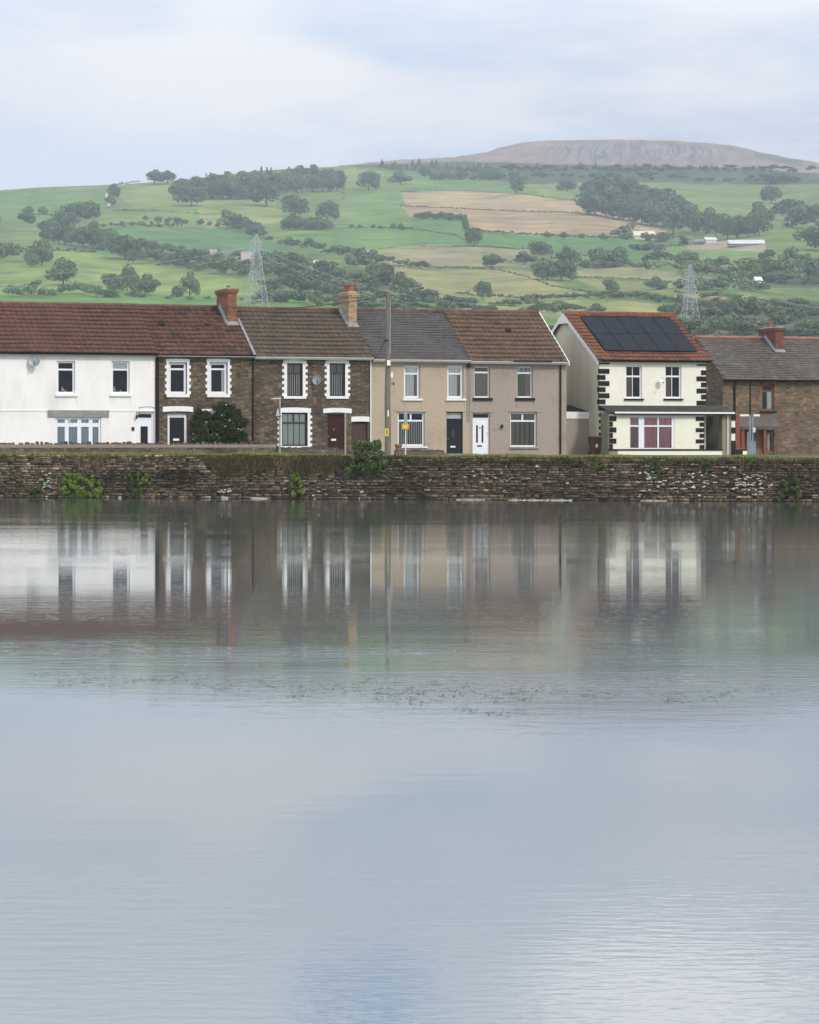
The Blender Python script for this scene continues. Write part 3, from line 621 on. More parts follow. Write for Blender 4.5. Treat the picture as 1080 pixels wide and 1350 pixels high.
for i in range(7): x = h.p(465.8+i*2.95, 580)[0]; pb.box(x, x+.012, .135, .143, .35, 1.6)
pb.build('plank_joints', BLACKP, h.o)
dish(h, 416, 501, .27, face=(-1.1,-1,.3))
xl = h.p(458, 440, 3.0)[0]; zc = h.p(462, 385, 3.4)[1]
chimney(h, xl, xl+.46, 2.75, 4.55, 6.0, zc, BRICK_Y, pots=((xl+.23,3.15,.2,.42),(xl+.23,3.75,.2,.40)), aerial=(xl+.65,3.0,.25))
H3 = h

# ------------------------------------------------------------------ H4 beige with slate roof
EAVE = 5.210
h = House('terraced_house', 'beige pebbledashed terraced house with grey slate roof and charcoal front door', 490, 618.5, group=GRP)
for a, tone in ((0, None), (57.2, None)):
    h.window((532.5+a,481.5,554+a,525), tr=492.5, fw=.12, blind=[('folds', CUR_WHITE, (.0,.78)), ('folds', CUR_TAN, (.8,1))], top=('folds', CUR_WHITE), sill=(530.5+a,525.3,557+a,528), rec=.14)
h.window((524.5,543,560,588), tr=554.5, mtop=(542.5,), fw=.09, blind=('slats', CUR_CREAM), sill=(522.5,588.3,563.5,590.5), rec=.12, label='wide ground floor window with vertical blinds')
h.block('hood_mould', BEIGE, (522,541,563,542.6), -.045, 0); h.block('hood_mould', BEIGE, (587.5,541,613,542.6), -.045, 0)
h.door((588.8,543,610.5,598), CHARC, CHARC, light=552.5, lightm=FROST, letter=(595,587.8,601.5,590,WHITE), handle=(590.5,578.5), fw=.045, panels=[(593,565,606,584)], panes=[(597.2,566.5,600.2,577,BROWNF)], number=(596.8,558,'90',.17), label='charcoal front door with white numerals')
h.block('door_step', LINTEL, (588,598,611,600.5), -.3, .1)
h.wall(BEIGE, EAVE, RID, HD)
h.roof(T_SLATE, EAVE, RID-.05, HD, rows=20, style='slate', gut=(WHITE, WHITE), seed=12, ridgem=RIDGE)
h.stain([532,534.5,555,589,591,612.5], 528, 541, STREAK_B); h.stain([524,562,541], 590.7, 597, STREAK_B); h.stain([500,520,571,580], 476, 492, STREAK_B)
h.pipe(616.3, 477, 556, STEEL, .022, y=-.04); h.pipe(619.0, 478, 556, STEEL, .02, y=-.04)
b = MB(); x, z = h.p(617.5, 482); b.lathe([(.08,-.1),(.14,-.04),(.12,.06),(.06,.1)], (x,-.1,z), 8); b.build('pipe_hopper', GUTB, h.o)
H4 = h

# ------------------------------------------------------------------ H5 grey pebbledash
EAVE = 5.165
h = House('terraced_house', 'grey brown pebbledashed terraced house with white front door at the right end of the row', 618.5, 747, group=GRP)
h.window((625.3,483,646,524), tr=490.8, fw=.065, blind=('folds', CUR_TAN), top=('folds', CUR_BROWN), sill=(623.5,524.3,649,527.8), sillm=BLACKP, rec=.14)
h.window((681.8,483,702.5,524), tr=491.5, fw=.065, blind=[('folds', CUR_OLIVE, (0,.6)),('folds', CUR_TAN, (.6,1))], top=('wide', FROST), sill=(679.5,524.3,705,527.8), sillm=BLACKP, rec=.14, label='upstairs window with an open pale top light')
h.window((673,543.5,708,589), tr=554.8, mtop=(690,), fw=.08, blind=('wide', CUR_OLIVE), top=('folds', CUR_OLIVE), sill=(672,589.3,710.5,591.3), sillm=GREY_D, rec=.14, label='wide ground floor window with olive vertical blinds')
h.block('hood_mould', GREY_D, (671,541,711,542.8), -.04, 0); h.block('hood_mould', GREY_D, (622,542,650,543.6), -.04, 0)
h.door((623.3,544.5,646,601), UPVC, UPVC, light=551.5, lightm=None, panes=[(629,560.5,631.2,583.5),(636.2,560.5,638.4,583.5)], letter=(630.3,587,636.6,588.8,BLACKP), handle=(642.6,571), fw=.05, panels=[(627.5,589.8,640,597)], knock=(633.8,564,BLACKP), label='white front door with two dark slot panes')
lx, lz = h.p(661, 561.5); b = MB(); b.lathe([(.02,-.13),(.06,-.09),(.075,.03),(.02,.09)], (lx,-.12,lz), 6); b.tube([(lx,-.12,lz-.1),(lx,0,lz-.2)], .014, 6); b.build('wall_lantern', BLACKP, h.o)
h.block('wall_plaque', GREY_D, (651.2,563,655,566.5), -.03, 0)
h.wall(GREY_D, EAVE, RID, HD)
h.roof(T_BRN2, EAVE, RID-.04, HD, gut=(WHITE, WHITE), seed=15)
h.verge(WHITE, 1, EAVE, RID-.04, HD)
h.pipe(738.6, 477, 599, BLACKP, .05)
h.stain([624.5,648,681,704,703], 528, 541, STREAK_G); h.stain([674,709,690], 591.5, 599, STREAK_G); h.stain([655,664,722,730], 479, 500, STREAK_G)
h.block('pipe_run', GUTB, (674,475.6,724,477.4), -.45, -.42)
c = h.on_roof(670.5, 436.5); b = MB(); b.hexa([(c.x-.14,c.y-.10,c.z-.03),(c.x+.14,c.y-.10,c.z-.03),(c.x+.14,c.y+.2,c.z+.10),(c.x-.14,c.y+.2,c.z+.10),(c.x-.14,c.y-.12,c.z+.07),(c.x+.14,c.y-.12,c.z+.07),(c.x+.14,c.y+.1,c.z+.14),(c.x-.14,c.y+.1,c.z+.14)]); b.build('roof_vent', BLACKP, h.o)
H5 = h

# low pebbledashed outbuilding in the gap
W6 = 1.6
g = House('outbuilding', 'low pebbledashed outbuilding with a white top band in the gap beside the cream house', 746, 796, w=W6, cat='outbuilding')
x1, zt = g.p(792, 543); zb = g.p(760, 552)[1]
b = MB(); b.box(0, g.L, 0, 3.0, -.2, zb); b.build('wall', GREY_D, g.o)
b = MB(); b.box(-.02, g.L, -.04, 3.04, zb+.002, zt); b.build('fascia', WHITE, g.o)
b = MB(); b.hexa([(0,.02,zt),(g.L,.02,zt),(g.L,3,zt),(0,3,zt),(0,.0,zt+.02),(g.L,.0,zt+.02),(g.L,3,zt+.42),(0,3,zt+.42)]); b.build('roof', BLACKP, g.o)

# ------------------------------------------------------------------ H6 cream detached house with solar panels
h = House('detached_house', 'cream rendered house with black corner blocks, solar panels and a slate canopy', 790.5, 931, cat='house')
E6, R6, D6 = h.p(800, 471)[1], 0, 5.0
R6 = h.p(742, 412, D6)[1]
for a in (0, 52):
    h.window((824.8+a,481.5,846.5+a,525), tr=496, fw=.085, glaze=(835+a,), blind=('folds', CUR_BROWN, (.0,.42)), top=None, sill=(823+a,525.3,848.5+a,527.6), sillm=BLACKP, rec=.10)
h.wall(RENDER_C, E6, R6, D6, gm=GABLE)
h.roof(T_ORNG, E6, R6, D6, ov=.3, rows=14, gut=(GUTB, BLACKP), seed=21, tint=.2, lo=.22, hi=.22, ridgem=mat('orange_ridge', (.22,.095,.05), (.16,.075,.045), .9, 5))
rfo = [c for c in h.o.children if c.name.startswith('roof')][0]
h.verge(WHITE, -1, E6, R6, D6, ov=.3, t=.03, h=.24)
for c in h.o.children:
    if c.name.startswith('bargeboard'): c.location.x = -.19; c.location.z = -.05
b = MB(); kk = (R6-E6)/D6
for ya, yb_ in ((-.28, D6), (2*D6+.28, D6)):
    za_ = E6-.28*kk-.07; b.hexa([(-.185,ya,za_),(0,ya,za_),(0,yb_,R6-.07),(-.185,yb_,R6-.07),(-.185,ya,za_+.03),(0,ya,za_+.03),(0,yb_,R6-.04),(-.185,yb_,R6-.04)])
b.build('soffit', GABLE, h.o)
tr_ = MB(); tr_.prism([(-.222,D6-.75,R6-.62),(-.222,D6+.75,R6-.62),(-.222,D6,R6-.14)], .02, (1,0,0)); tr_.build('gable_peak_board', WHITE, h.o)
b = MB()
for i in range(8):                                    # black quoins, wide and narrow in turn
    y0 = 478+i*8.0; y0 = 478.2+i*8.05
    x0a = 790.6; x1a = 803.5 if i % 2 == 1 or i == 0 else 798.3
    xa, za = h.p(x0a, y0+(6.3 if i else 1.8)); xb, zb = h.p(x1a, y0); b.box(-.02, xb, -.03, .05, za, zb)
    if i % 2 == 0 or True: b.box(-.02, .05, .052, (.30 if i % 2 == 0 else .16), za, zb)
for i in range(7):
    y0 = 480.2+i*8.0; xo = 918.5 if i % 2 == 0 else 924.5
    xa, za = h.p(xo, y0+6.2); zb = h.p(xo, y0)[1]
    if i == 0: za = h.p(xo, y0+2)[1]
    b.box(xa, h.L+.02, -.03, .05, za, zb)
for i in range(6):
    y0 = 545+i*8.4; xb_, za = h.p(794.5 if i % 2 else 793, y0+4.5); zb = h.p(793, y0)[1]; b.box(-.02, .10, -.03, .05, za, zb)
build_each('quoin', b, BLACKP, h.o)
# solar array: two rows of five, standing off the tiles
c00, c10, c01, c11 = [h.on_roof(*q) for q in ((766.5,419.5),(887.5,421),(796.5,464),(914.5,465.5))]
eave, ridge, hd, ov, dy, dz = h.rf; nrm = Vector((0,-dz,dy)); x_l = (c00.x+c01.x)/2; x_r = (c10.x+c11.x)/2; yt = (c00.y+c10.y)/2; yb = (c01.y+c11.y)/2
for r_ in range(2):
    for c_ in range(5):
        xa = x_l+(x_r-x_l)*c_/5+.012; xb = x_l+(x_r-x_l)*(c_+1)/5-.012; ya = yb+(yt-yb)*r_/2+.012; yc = yb+(yt-yb)*(r_+1)/2-.012
        P = [Vector((x, y, eave+y*dz/dy)) for x, y in ((xa,ya),(xb,ya),(xb,yc),(xa,yc))]
        b = MB(); b.hexa([p_+nrm*.07 for p_ in P]+[p_+nrm*.115 for p_ in P]); sp = b.build('solar_panel', SOLAR, rfo)
        fr_ = MB()
        for i in range(4):
            p0, p1 = P[i]+nrm*.117, P[(i+1)%4]+nrm*.117; fr_.tube([p0,p1], .008, 4)
        fr_.build('panel_frame', BLACKP, sp)
h.stain([824.5,826,847,876,878,899.5], 528, 534, STREAK_C); h.stain([858,912,816], 476, 488, STREAK_C)
dish(h, 870.5, 501.5, .17, m=WHITE, face=(-.2,-1,.3))
# ground floor bay under a long lean-to canopy
WB = -1.25                                            # bay front plane
def HB(x, y): return h.p(x, y, WB)
bx0, bz = HB(803.2, 548); bx1 = HB(928, 548)[0]; zc_t = h.p(800, 534.5)[1]; zc_b = HB(803, 546)[1]; cx1 = HB(966, 546)[0]
b = MB(); b.box(bx0, bx0+.22, WB+.004, -.004, -.2, zc_b); b.build('bay_side_wall', OLIVE, h.o)
# front of bay with window opening
wx0, wz0 = HB(830, 592); wx1, wz1 = HB(889.5, 549)
b = MB(); b.box(bx0+.0, wx0, WB, WB+.2, wz0, zc_b); b.box(wx1, bx1, WB, WB+.2, wz0, zc_b); b.box(wx0, wx1, WB, WB+.2, wz1, zc_b); b.build('bay_wall', PALE_Y, h.o)
zpl = HB(850, 594)[1]; px1 = HB(952, 600)[0]
b = MB(); b.box(bx0+.5, px1, WB-.03, WB+.2, -.15, zpl-.002); b.build('plinth', PALE_Y, h.o)
b = MB(); b.box(bx0, px1, WB-.07, WB+.2, zpl, wz0-.002); b.build('plinth_cap', BLACKP, h.o)
b = MB(); b.box(bx0, bx0+.5, WB-.02, WB+.0-.003, -.15, zpl-.002); b.build('plinth', OLIVE, h.o)
f_ = h.window((830,549,889.5,592), tr=561.5, mull=(), mtop=(), fw=.06, thick=.045, blind=[('folds', CUR_SALM, (0,.22)), ('folds', CUR_PINK, (.30,1))], top=('folds', CUR_PINK), w0=WB, hole=False, rec=.04, label='wide bay window with salmon and pink curtains')
b = MB()
for (xa, xb) in ((842.5,849.8),(867.2,869.2),(886,889.8)): b.box(HB(xa,550)[0], HB(xb,550)[0], WB+.03, WB+.075, wz0+.06, wz1-.06)
b.build('mullion', UPVC, f_)
b = MB()
for i in range(6):
    y0 = 548.5+i*7.4; xa = HB(803.4,y0)[0]; xb = HB(812.6 if i % 2 == 0 else 808, y0)[0]; b.box(xa-.005, xb, WB-.03, WB-.002, HB(805,y0+6.6)[1], HB(805,y0)[1])
    xo = HB(917.5 if i % 2 == 0 else 922.5, y0+1)[0]; b.box(xo, bx1+.02, WB-.03, WB+.22, HB(920,y0+6.2)[1], HB(920,y0+1)[1])
build_each('quoin', b, BLACKP, h.o)
b = MB(); b.box(bx1+.3, cx1, .6, .7, 0, zc_b); b.build('passage_shade_sheet', ROOM_SHADE, h.o)      # near-black sheet beside the bay: the covered passage's shade put into its colour
# canopy roof
V = MB(); rows = 7
for i in range(rows):
    t0, t1 = i/rows, (i+1)/rows; ya, yb_ = WB-.28+(-WB+.25)*t0, WB-.28+(-WB+.25)*t1; za, zb_ = zc_b+.12+(zc_t-zc_b-.12)*t0, zc_b+.12+(zc_t-zc_b-.12)*t1
    n = 34; xx0 = bx0-.55*t0-.0
    for j in range(n):
        xa = -.03+(bx0*.0)+(cx1+.03)*j/n; xb = -.03+(cx1+.03)*(j+1)/n; t = R.uniform(.75,1.2); V.hexa([(xa,ya,za-.01),(xb,ya,za-.01),(xb,yb_,zb_-.02),(xa,yb_,zb_-.02),(xa,ya-.01,za+.03),(xb,ya-.01,za+.03),(xb,yb_,zb_+.005),(xa,yb_,zb_+.005)], t)
V.build('canopy_roof', tile_mat('dark_slate', (.085,.078,.068), (.055,.052,.047), (.13,.115,.09), (.55,.72)), h.o)
b = MB(); b.box(-.03+.3, cx1, WB-.32, WB-.26, zc_b+.04, zc_b+.13); b.build('canopy_gutter', WHITE, h.o)
b = MB(); b.box(-.03+.3, cx1, WB-.25, WB-.20, zc_b-.02, zc_b+.10); b.build('canopy_fascia', BLACKP, h.o)
# piers at the canopy's right end
b = MB(); b.box(HB(952.5,600)[0], HB(963.5,600)[0], WB, WB+.4, -.15, zc_b); b.build('pier', OLIVE, h.o)
b = MB(); xp = HB(959.2,600)[0]; b.tube([(xp, WB-.05, zc_b), (xp, WB-.05, -.1)], .035, 8); b.lathe([(.05,0),(.05,.05)], (xp,WB-.05,1.05), 8); b.build('downpipe', WHITE, h.o)
b = MB(); xq0, xq1 = HB(964.5,600)[0], HB(969.5,600)[0]; b.box(xq0, xq1, WB, WB+.3, -.15, zc_b-.05); b.build('pier', RENDER_C, h.o)
b = MB()
for (ya, yb_) in ((546,554.5),(563.5,571.5),(581,599.5)): b.box(xq0-.01, xq1+.01, WB-.02, WB-.003, HB(966,yb_)[1], HB(966,ya)[1])
build_each('pier_block', b, BLACKP, h.o)
b = MB(); b.box(HB(970.5,600)[0], HB(976,600)[0], WB+.02, WB+.2, HB(972,591)[1], zc_b+.02); b.build('gate_post', REDP, h.o)
b = MB(); b.box(HB(966,600)[0], HB(983,600)[0], WB-.24, WB-.2, HB(972,600)[1], HB(972,592.5)[1]); b.build('kerb_panel', BLACKP, h.o)
b = MB(); b.box(HB(977,600)[0], HB(984,600)[0], WB-.26, WB-.245, HB(972,599.8)[1], HB(972,594.5)[1]); b.build('white_block', PALE_Y, h.o)
b = MB(); x, z = h.p(935, 513); b.lathe([(.02,-.03),(.2,0),(.22,.03)], (0,0,0), 14); o = b.build('round_wall_vent', LINTEL, h.o, (h.L+.25,.6,z), rot=(0,math.pi/2,0))
H6 = h

# bin
def wheelie(x, y, Y, label):
    w = empty('wheelie_bin', (0,0,0), .15); w.location = Vector(((x-540)/F*Y, Y, GZ-.02)); tag(w, label, 'bin')
    b = MB(); b.hexa([(-.23,-.27,.08),(.23,-.27,.08),(.23,.25,.08),(-.23,.25,.08),(-.29,-.36,.92),(.29,-.36,.92),(.29,.33,.92),(-.29,.33,.92)]); b.box(-.31,.31,-.38,.35,.9,.94); b.build('body', BINM, w)
    b = MB(); b.hexa([(-.31,-.40,.945),(.31,-.40,.945),(.31,.38,.945),(-.31,.38,.945),(-.27,-.34,1.0),(.27,-.34,1.0),(.27,.38,1.04),(-.27,.38,1.04)]); b.tube([(-.25,.42,1.0),(.25,.42,1.0)], .02, 6); b.build('lid', BINM, w)
    for sx in (-.27,.27): b = MB(); b.lathe([(.1,-.03),(.1,.03)], sides=14); b.build('wheel', BLACKP, w, (sx,.28,.1), rot=(0,math.pi/2,0))
    b = MB(); b.lathe([(.075,0),(.075,.006)], sides=10); b.box(-.06,.06,-.12,-.06,0,.006); b.build('emblem', WHITE, w, (.03,-.335,.55), rot=(math.pi/2+.06,0,0))
    return w
wheelie(784.5, 600, ROW.world(ROW.at(784.5)).y+.25, 'brown wheelie bin with white emblem standing beside the cream house')

# ------------------------------------------------------------------ house behind the gap and stone house on the right
FR2 = Frame(-2.0-.0, 160.0, TH)
fb = Frame((735-540)/F*215, 215, TH)
hb = House('house', 'red brown roofed house half hidden behind the gap between terrace and cream house', 700, 760, frame=fb, cat='house')
hb.wall(BEIGE, 6.6, 8.6, 3.2); hb.roof(T_REDD, 6.6, 9.55-.35, 3.2, gut=(GUTB,GUTB), seed=31)
e2 = hb.rf; b = MB(); q0 = hb.on_roof(727, 432)
q = Vector((hb.p(726,430,fb and 1.2)[0], 1.3, 0)); kk = e2[5]/e2[4]
b.hexa([(q.x-.55,.6,e2[0]+.6*kk+.05),(q.x+.55,.6,e2[0]+.6*kk+.05),(q.x+.55,2.3,e2[0]+2.3*kk+.05),(q.x-.55,2.3,e2[0]+2.3*kk+.05),(q.x-.55,.6,e2[0]+.6*kk+.11),(q.x+.55,.6,e2[0]+.6*kk+.11),(q.x+.55,2.3,e2[0]+2.3*kk+.11),(q.x-.55,2.3,e2[0]+2.3*kk+.11)])
b.build('roof_window', mat('blue_glass', (.12,.17,.26), (.16,.22,.32), .15, 2), hb.o)

fs = Frame((953-540)/F*200, 200, TH)
h = House('stone_house', 'sandy stone house with mossy roof and brick chimney set back at the right edge', 953, 1190, frame=fs, cat='house')
ES = h.p(960, 496.5)[1]; DS = 4.6; RS = h.p(950, 444.5, DS)[1]
h.window((1004.5,506.5,1021,541), tr=515.5, fw=.10, fm=REDP, blind=[('folds', CUR_WHITE, (.5,1))], sill=(1002,541.5,1024,544), sillm=BLACKP, rec=.12, label='upstairs window with red brown frame')
h.window((1009,564,1020.5,596), tr=572, fw=.09, fm=REDP, blind=('folds', CUR_WHITE, (.3,.7)), sill=None, rec=.12)
h.window((1120,506.5,1137,541), tr=515.5, fw=.10, fm=REDP, sill=(1118,541.5,1140,544), sillm=BLACKP)
h.window((1110,560,1142,592), tr=570, fw=.10, fm=REDP, sill=(1108,592.3,1144,594), sillm=BLACKP)
h.door((983,564.5,1007,598), REDP, mat('tan_plank_door', (.20,.15,.095), (.15,.115,.07), .8, 4, stretch=(6,6,.4)), fw=.2, label='tan plank door in a red brown frame')
h.wall(STONE_C, ES, RS, DS, gm=STONE_B)  # gable gets a darker stone than the front; its shade is in the colour
h.roof(T_OLD, ES, RS, DS, ov=.35, rows=18, style='flat', gut=(BLACKP, BLACKP), seed=33, tint=.16, ridgem=mat('pink_ridge', (.36,.15,.10), (.27,.12,.085), .9, 4))
h.pipe(968.3, 506, 547, BLACKP, .07); h.pipe(989, 506, 547, GUTB, .035)
zc = h.p(1010, 431.5, 3.2)[1]; xl = h.p(1022.5, 462, 3.0)[0]
chimney(h, xl, xl+.62, 3.0, 5.6, ES+1.3, zc, BRICK_R, pots=((xl-.0+.3,4.6,.17,.38),))
pa, pz0 = h.p(975.5, 562, -1.3); pb_, pz1 = h.p(1020.5, 548, 0)
b = MB(); b.hexa([(pa,-1.3,pz0-.05),(pb_,-1.3,pz0-.05),(pb_,-.003,pz1-.1),(pa,-.003,pz1-.1),(pa,-1.3,pz0+.02),(pb_,-1.3,pz0+.02),(pb_,-.003,pz1),(pa,-.003,pz1)]); b.box(pa,pb_,-1.28,-1.2,pz0-.2,pz0-.05); b.build('porch_roof', T_OLD, h.o)
for x in (978.5, 1007.5):
    xx = h.p(x, 600, -1.2)[0]; b = MB(); b.box(xx, xx+.16, -1.2, -1.04, 0, pz0-.2); b.build('porch_post', REDP, h.o)
HS = h

# ------------------------------------------------------------------ ground, street, quay wall
WA, WBp = at(35, 657, 1), at(1047, 661.5, 1)
DA, DB = CAMH*F/(656-HY), CAMH*F/(661.5-HY)
PA = Vector(((35-540)/F*DA, DA, 0)); PB = Vector(((1047-540)/F*DB, DB, 0))
WD = (PB-PA).normalized(); WTH = math.atan2(WD.y, WD.x); WLEN = (PB-PA).length
WALL0 = PA-WD*16; WTOT = WLEN+32
WN = Vector((WD.y, -WD.x, 0)); WN = WN if WN.y < 0 else -WN      # faces the water
def wtop(u):                                          # top of the wall above the water, u from WALL0
    t = (u-16)/WLEN; return 1.935-.155*t + .02*math.sin(u*1.7)+.015*math.sin(u*4.3+1)
def on_wall(x, y):                                    # photo pixel -> (u, z) on the wall face
    a = (x-540)/F; t = (a*WALL0.y-WALL0.x)/(WD.x-a*WD.y); D = WALL0.y+t*WD.y; return t, CAMH+(HY-y)*D/F

def value_noise(seed):
    g = np.random.RandomState(seed).rand(64, 64)
    def f(x, y):
        xi = np.floor(x).astype(int); yi = np.floor(y).astype(int); fx = x-xi; fy = y-yi; fx = fx*fx*(3-2*fx); fy = fy*fy*(3-2*fy)
        a = g[xi % 64, yi % 64]; b = g[(xi+1) % 64, yi % 64]; c = g[xi % 64, (yi+1) % 64]; d = g[(xi+1) % 64, (yi+1) % 64]
        return (a*(1-fx)+b*fx)*(1-fy)+(c*(1-fx)+d*fx)*fy
    return f
vn = value_noise(5); vn2 = value_noise(9)

def build_quay():
    rg = random.Random(4); V = []; Q = []; Cc = []
    q = empty('quay_wall', WALL0, WTH); tag(q, 'long rough rubble stone quay wall rising from the water', 'wall')
    z = -.35; row = 0
    while z < 1.95:
        hgt = rg.uniform(.055,.125); u = -rg.random()*.3
        while u < WTOT:
            L = rg.uniform(.09,.34)*(1.3 if rg.random() < .15 else 1); top = wtop(u+L/2)
            if z+hgt*.5 < top:
                zt = min(z+hgt, top); nearb = z < .14
                dep = rg.uniform(-.06,.06) - (.1 if z < -.15 else 0) + (.06 if z+hgt > top-.1 else 0) ; g = .008
                p = float(vn(np.array(u*.35), np.array(z*1.2))); p2 = float(vn2(np.array(u*.8), np.array(z*2.0)))
                t = rg.uniform(.55,1.3)*(.62+.75*p)
                c = (t, t*rg.uniform(.96,1.0), t*rg.uniform(.9,.99))
                if rg.random() < .045+.10*(p2 > .66): q_ = rg.uniform(1.5,2.4); c = (t*q_,t*.99*q_,t*.94*q_)
                if z+hgt > top-.26 and rg.random() < .5: q_ = rg.uniform(1.3,2.1); c = tuple(k*q_ for k in c)
                if u < 27 and z > 1.15 and rg.random() < .6: q_ = rg.uniform(1.2,1.7); c = tuple(k*q_ for k in c)
                if nearb: q_ = rg.uniform(.8,1.7); c = tuple(k*q_ for k in c)
                if z < -.15: c = (.3,.28,.22)
                j = lambda a=.022: rg.uniform(-a,a)
                n = len(V); y0 = -dep
                ins = .02
                V += [(u+g,.25,z+g),(u+L-g,.25,z+g),(u+L-g,.25,zt-g),(u+g,.25,zt-g),
                      (u+g+j(),y0+.03,z+g+j(.008)),(u+L-g+j(),y0+.03,z+g+j(.008)),(u+L-g+j(),y0+.03,zt-g+j(.008)),(u+g+j(),y0+.03,zt-g+j(.008)),
                      (u+g+ins+j(),y0+j(.02),z+g+ins*.7),(u+L-g-ins+j(),y0+j(.02),z+g+ins*.7),(u+L-g-ins+j(),y0+j(.02),zt-g-ins*.7),(u+g+ins+j(),y0+j(.02),zt-g-ins*.7)]
                for f in ((0,1,5,4),(1,2,6,5),(2,3,7,6),(3,0,4,7),(4,5,9,8),(5,6,10,9),(6,7,11,10),(7,4,8,11),(8,9,10,11)): Q.append(tuple(n+i for i in f)); Cc.append(c)
            u += L
        z += hgt; row += 1
    st = mat('quay_stone', (.16,.122,.080), (.10,.079,.052), .92, 9, bump=.012, bscale=28, c3=(.075,.072,.038), s3=.55, t3=(.52,.70), spec=.25)
    mesh_obj('facing_stones', np.array(V, np.float32), np.array(Q, np.int32), st, np.array(Cc, np.float32), q)
    b = MB(); n = 60
    for i in range(n):
        u0, u1 = WTOT*i/n, WTOT*(i+1)/n; b.hexa([(u0,.05,-.6),(u1,.05,-.6),(u1,.7,-.6),(u0,.7,-.6),(u0,.05,wtop(u0)-.03),(u1,.05,wtop(u1)-.03),(u1,.7,wtop(u1)-.02),(u0,.7,wtop(u0)-.02)])
    b.build('core', mat('dark_mortar', (.035,.028,.02), (.022,.018,.014), .95, 6), q)
    return q
QW = build_quay()
# flat stone slabs and pale stones lying at the foot of the wall
def rock(name, px, py, sx, sy, sz, label, m, seed):
    u, z = on_wall(px, py); w = WALL0+WD*u+WN*.25; rg = random.Random(seed); b = MB(); n = 9; r1 = []; r2 = []
    for i in range(n):
        t = 2*math.pi*i/n; k = rg.uniform(.8,1.1); r1.append((math.cos(t)*sx*k, math.sin(t)*sy*k)); 
    b.prism([(x,y,-.12) for x,y in r1], .12+sz*.7, (0,0,1)); b.prism([(x*.85,y*.85,sz*.7) for x,y in r1], sz*.3, (0,0,1))
    o = b.build(name, m, None, (w.x,w.y,.0)); o.rotation_euler = (rg.uniform(-.05,.05), rg.uniform(-.08,.08), WTH); tag(o, label, 'stone')
PALE_ST = mat('pale_stone', (.42,.40,.35), (.30,.28,.24), .9, 8, bump=.01)
rock('flat_stone', 345, 656, .45, .2, .07, 'flat pale stone slab at the waterline left of the fern', PALE_ST, 1)
rock('boulder', 161, 656, .07, .06, .08, 'small white stone at the waterline below the white house', PALE_ST, 2)
rock('boulder', 299, 655, .2, .1, .1, 'pale grey stone heap at the foot of the wall below the rose bush', PALE_ST, 3)
for i, (x0, x1) in enumerate(((603,640),(672,755),(845,880))):       # ledge of pale silt at the wall's foot
    b = MB(); k = 22; u0, u1 = on_wall(x0,661)[0], on_wall(x1,661)[0]; rg = random.Random(40+i)
    for j in range(k):
        ua = u0+(u1-u0)*j/k; ub = ua+(u1-u0)/k*rg.uniform(.7,1.15); zt = rg.uniform(.0,.035); b.hexa([(ua,-.2-rg.random()*.05,-.05),(ub,-.2,-.05),(ub,.0,-.05),(ua,.0,-.05),(ua,-.17,zt),(ub,-.16,zt),(ub,.0,zt+.02),(ua,.0,zt+.01)], rg.uniform(.7,1.3))
    o = b.build('stone_ledge', PALE_ST, None, WALL0, rot=(0,0,WTH)); tag(o, ['short pale stone ledge at the waterline below the beige house','long pale stone ledge at the waterline below the grey pebbledashed house','pale stone ledge at the waterline below the cream house'][i], 'stone ledge')

def ground_sheet():
    us = np.linspace(-120, WTOT+120, 60); V = []; 
    rows = [.5, 3, 8, 20, 60, 140]
    for u in us:
        for r_ in rows:
            z = wtop(min(max(u,0),WTOT)) - .0 if r_ == .5 else GZ-.02
            z = z if r_ == .5 else (GZ-.03)*1.0
            w = WALL0+WD*u-WN*r_; V.append((w.x, w.y, z-.02))
    m = len(rows); Q = [(i*m+j, (i+1)*m+j, (i+1)*m+j+1, i*m+j+1) for i in range(len(us)-1) for j in range(m-1)]
    o = mesh_obj('ground', np.array(V, np.float32), np.array(Q, np.int32), mat('verge_soil_grass', (.10,.13,.045), (.13,.15,.06), .95, 3), np.ones((len(Q),3))*1.0); tag(o, kind='structure')
    V = []; L0 = ROW.at(-400); L1 = ROW.at(1400)
    b = MB(); P = [ROW.world(L0,-7.0,GZ-.035), ROW.world(L1,-7.0,GZ-.035), ROW.world(L1,-2.0,GZ-.035), ROW.world(L0,-2.0,GZ-.035)]; b.poly(P)
    o = b.build('road', mat('asphalt', (.05,.05,.052), (.065,.064,.063), .9, 8)); tag(o, kind='structure')
    b = MB(); P = [ROW.world(L0,-2.0,GZ-.14), ROW.world(L1,-2.0,GZ-.14), ROW.world(L1,-.02,GZ-.14), ROW.world(L0,-.02,GZ-.14)]
    b.hexa([*P, *[p+Vector((0,0,.15)) for p in P]])
    o = b.build('pavement', mat('paving', (.22,.21,.19), (.17,.165,.15), .9, 6)); tag(o, kind='structure')
ground_sheet()
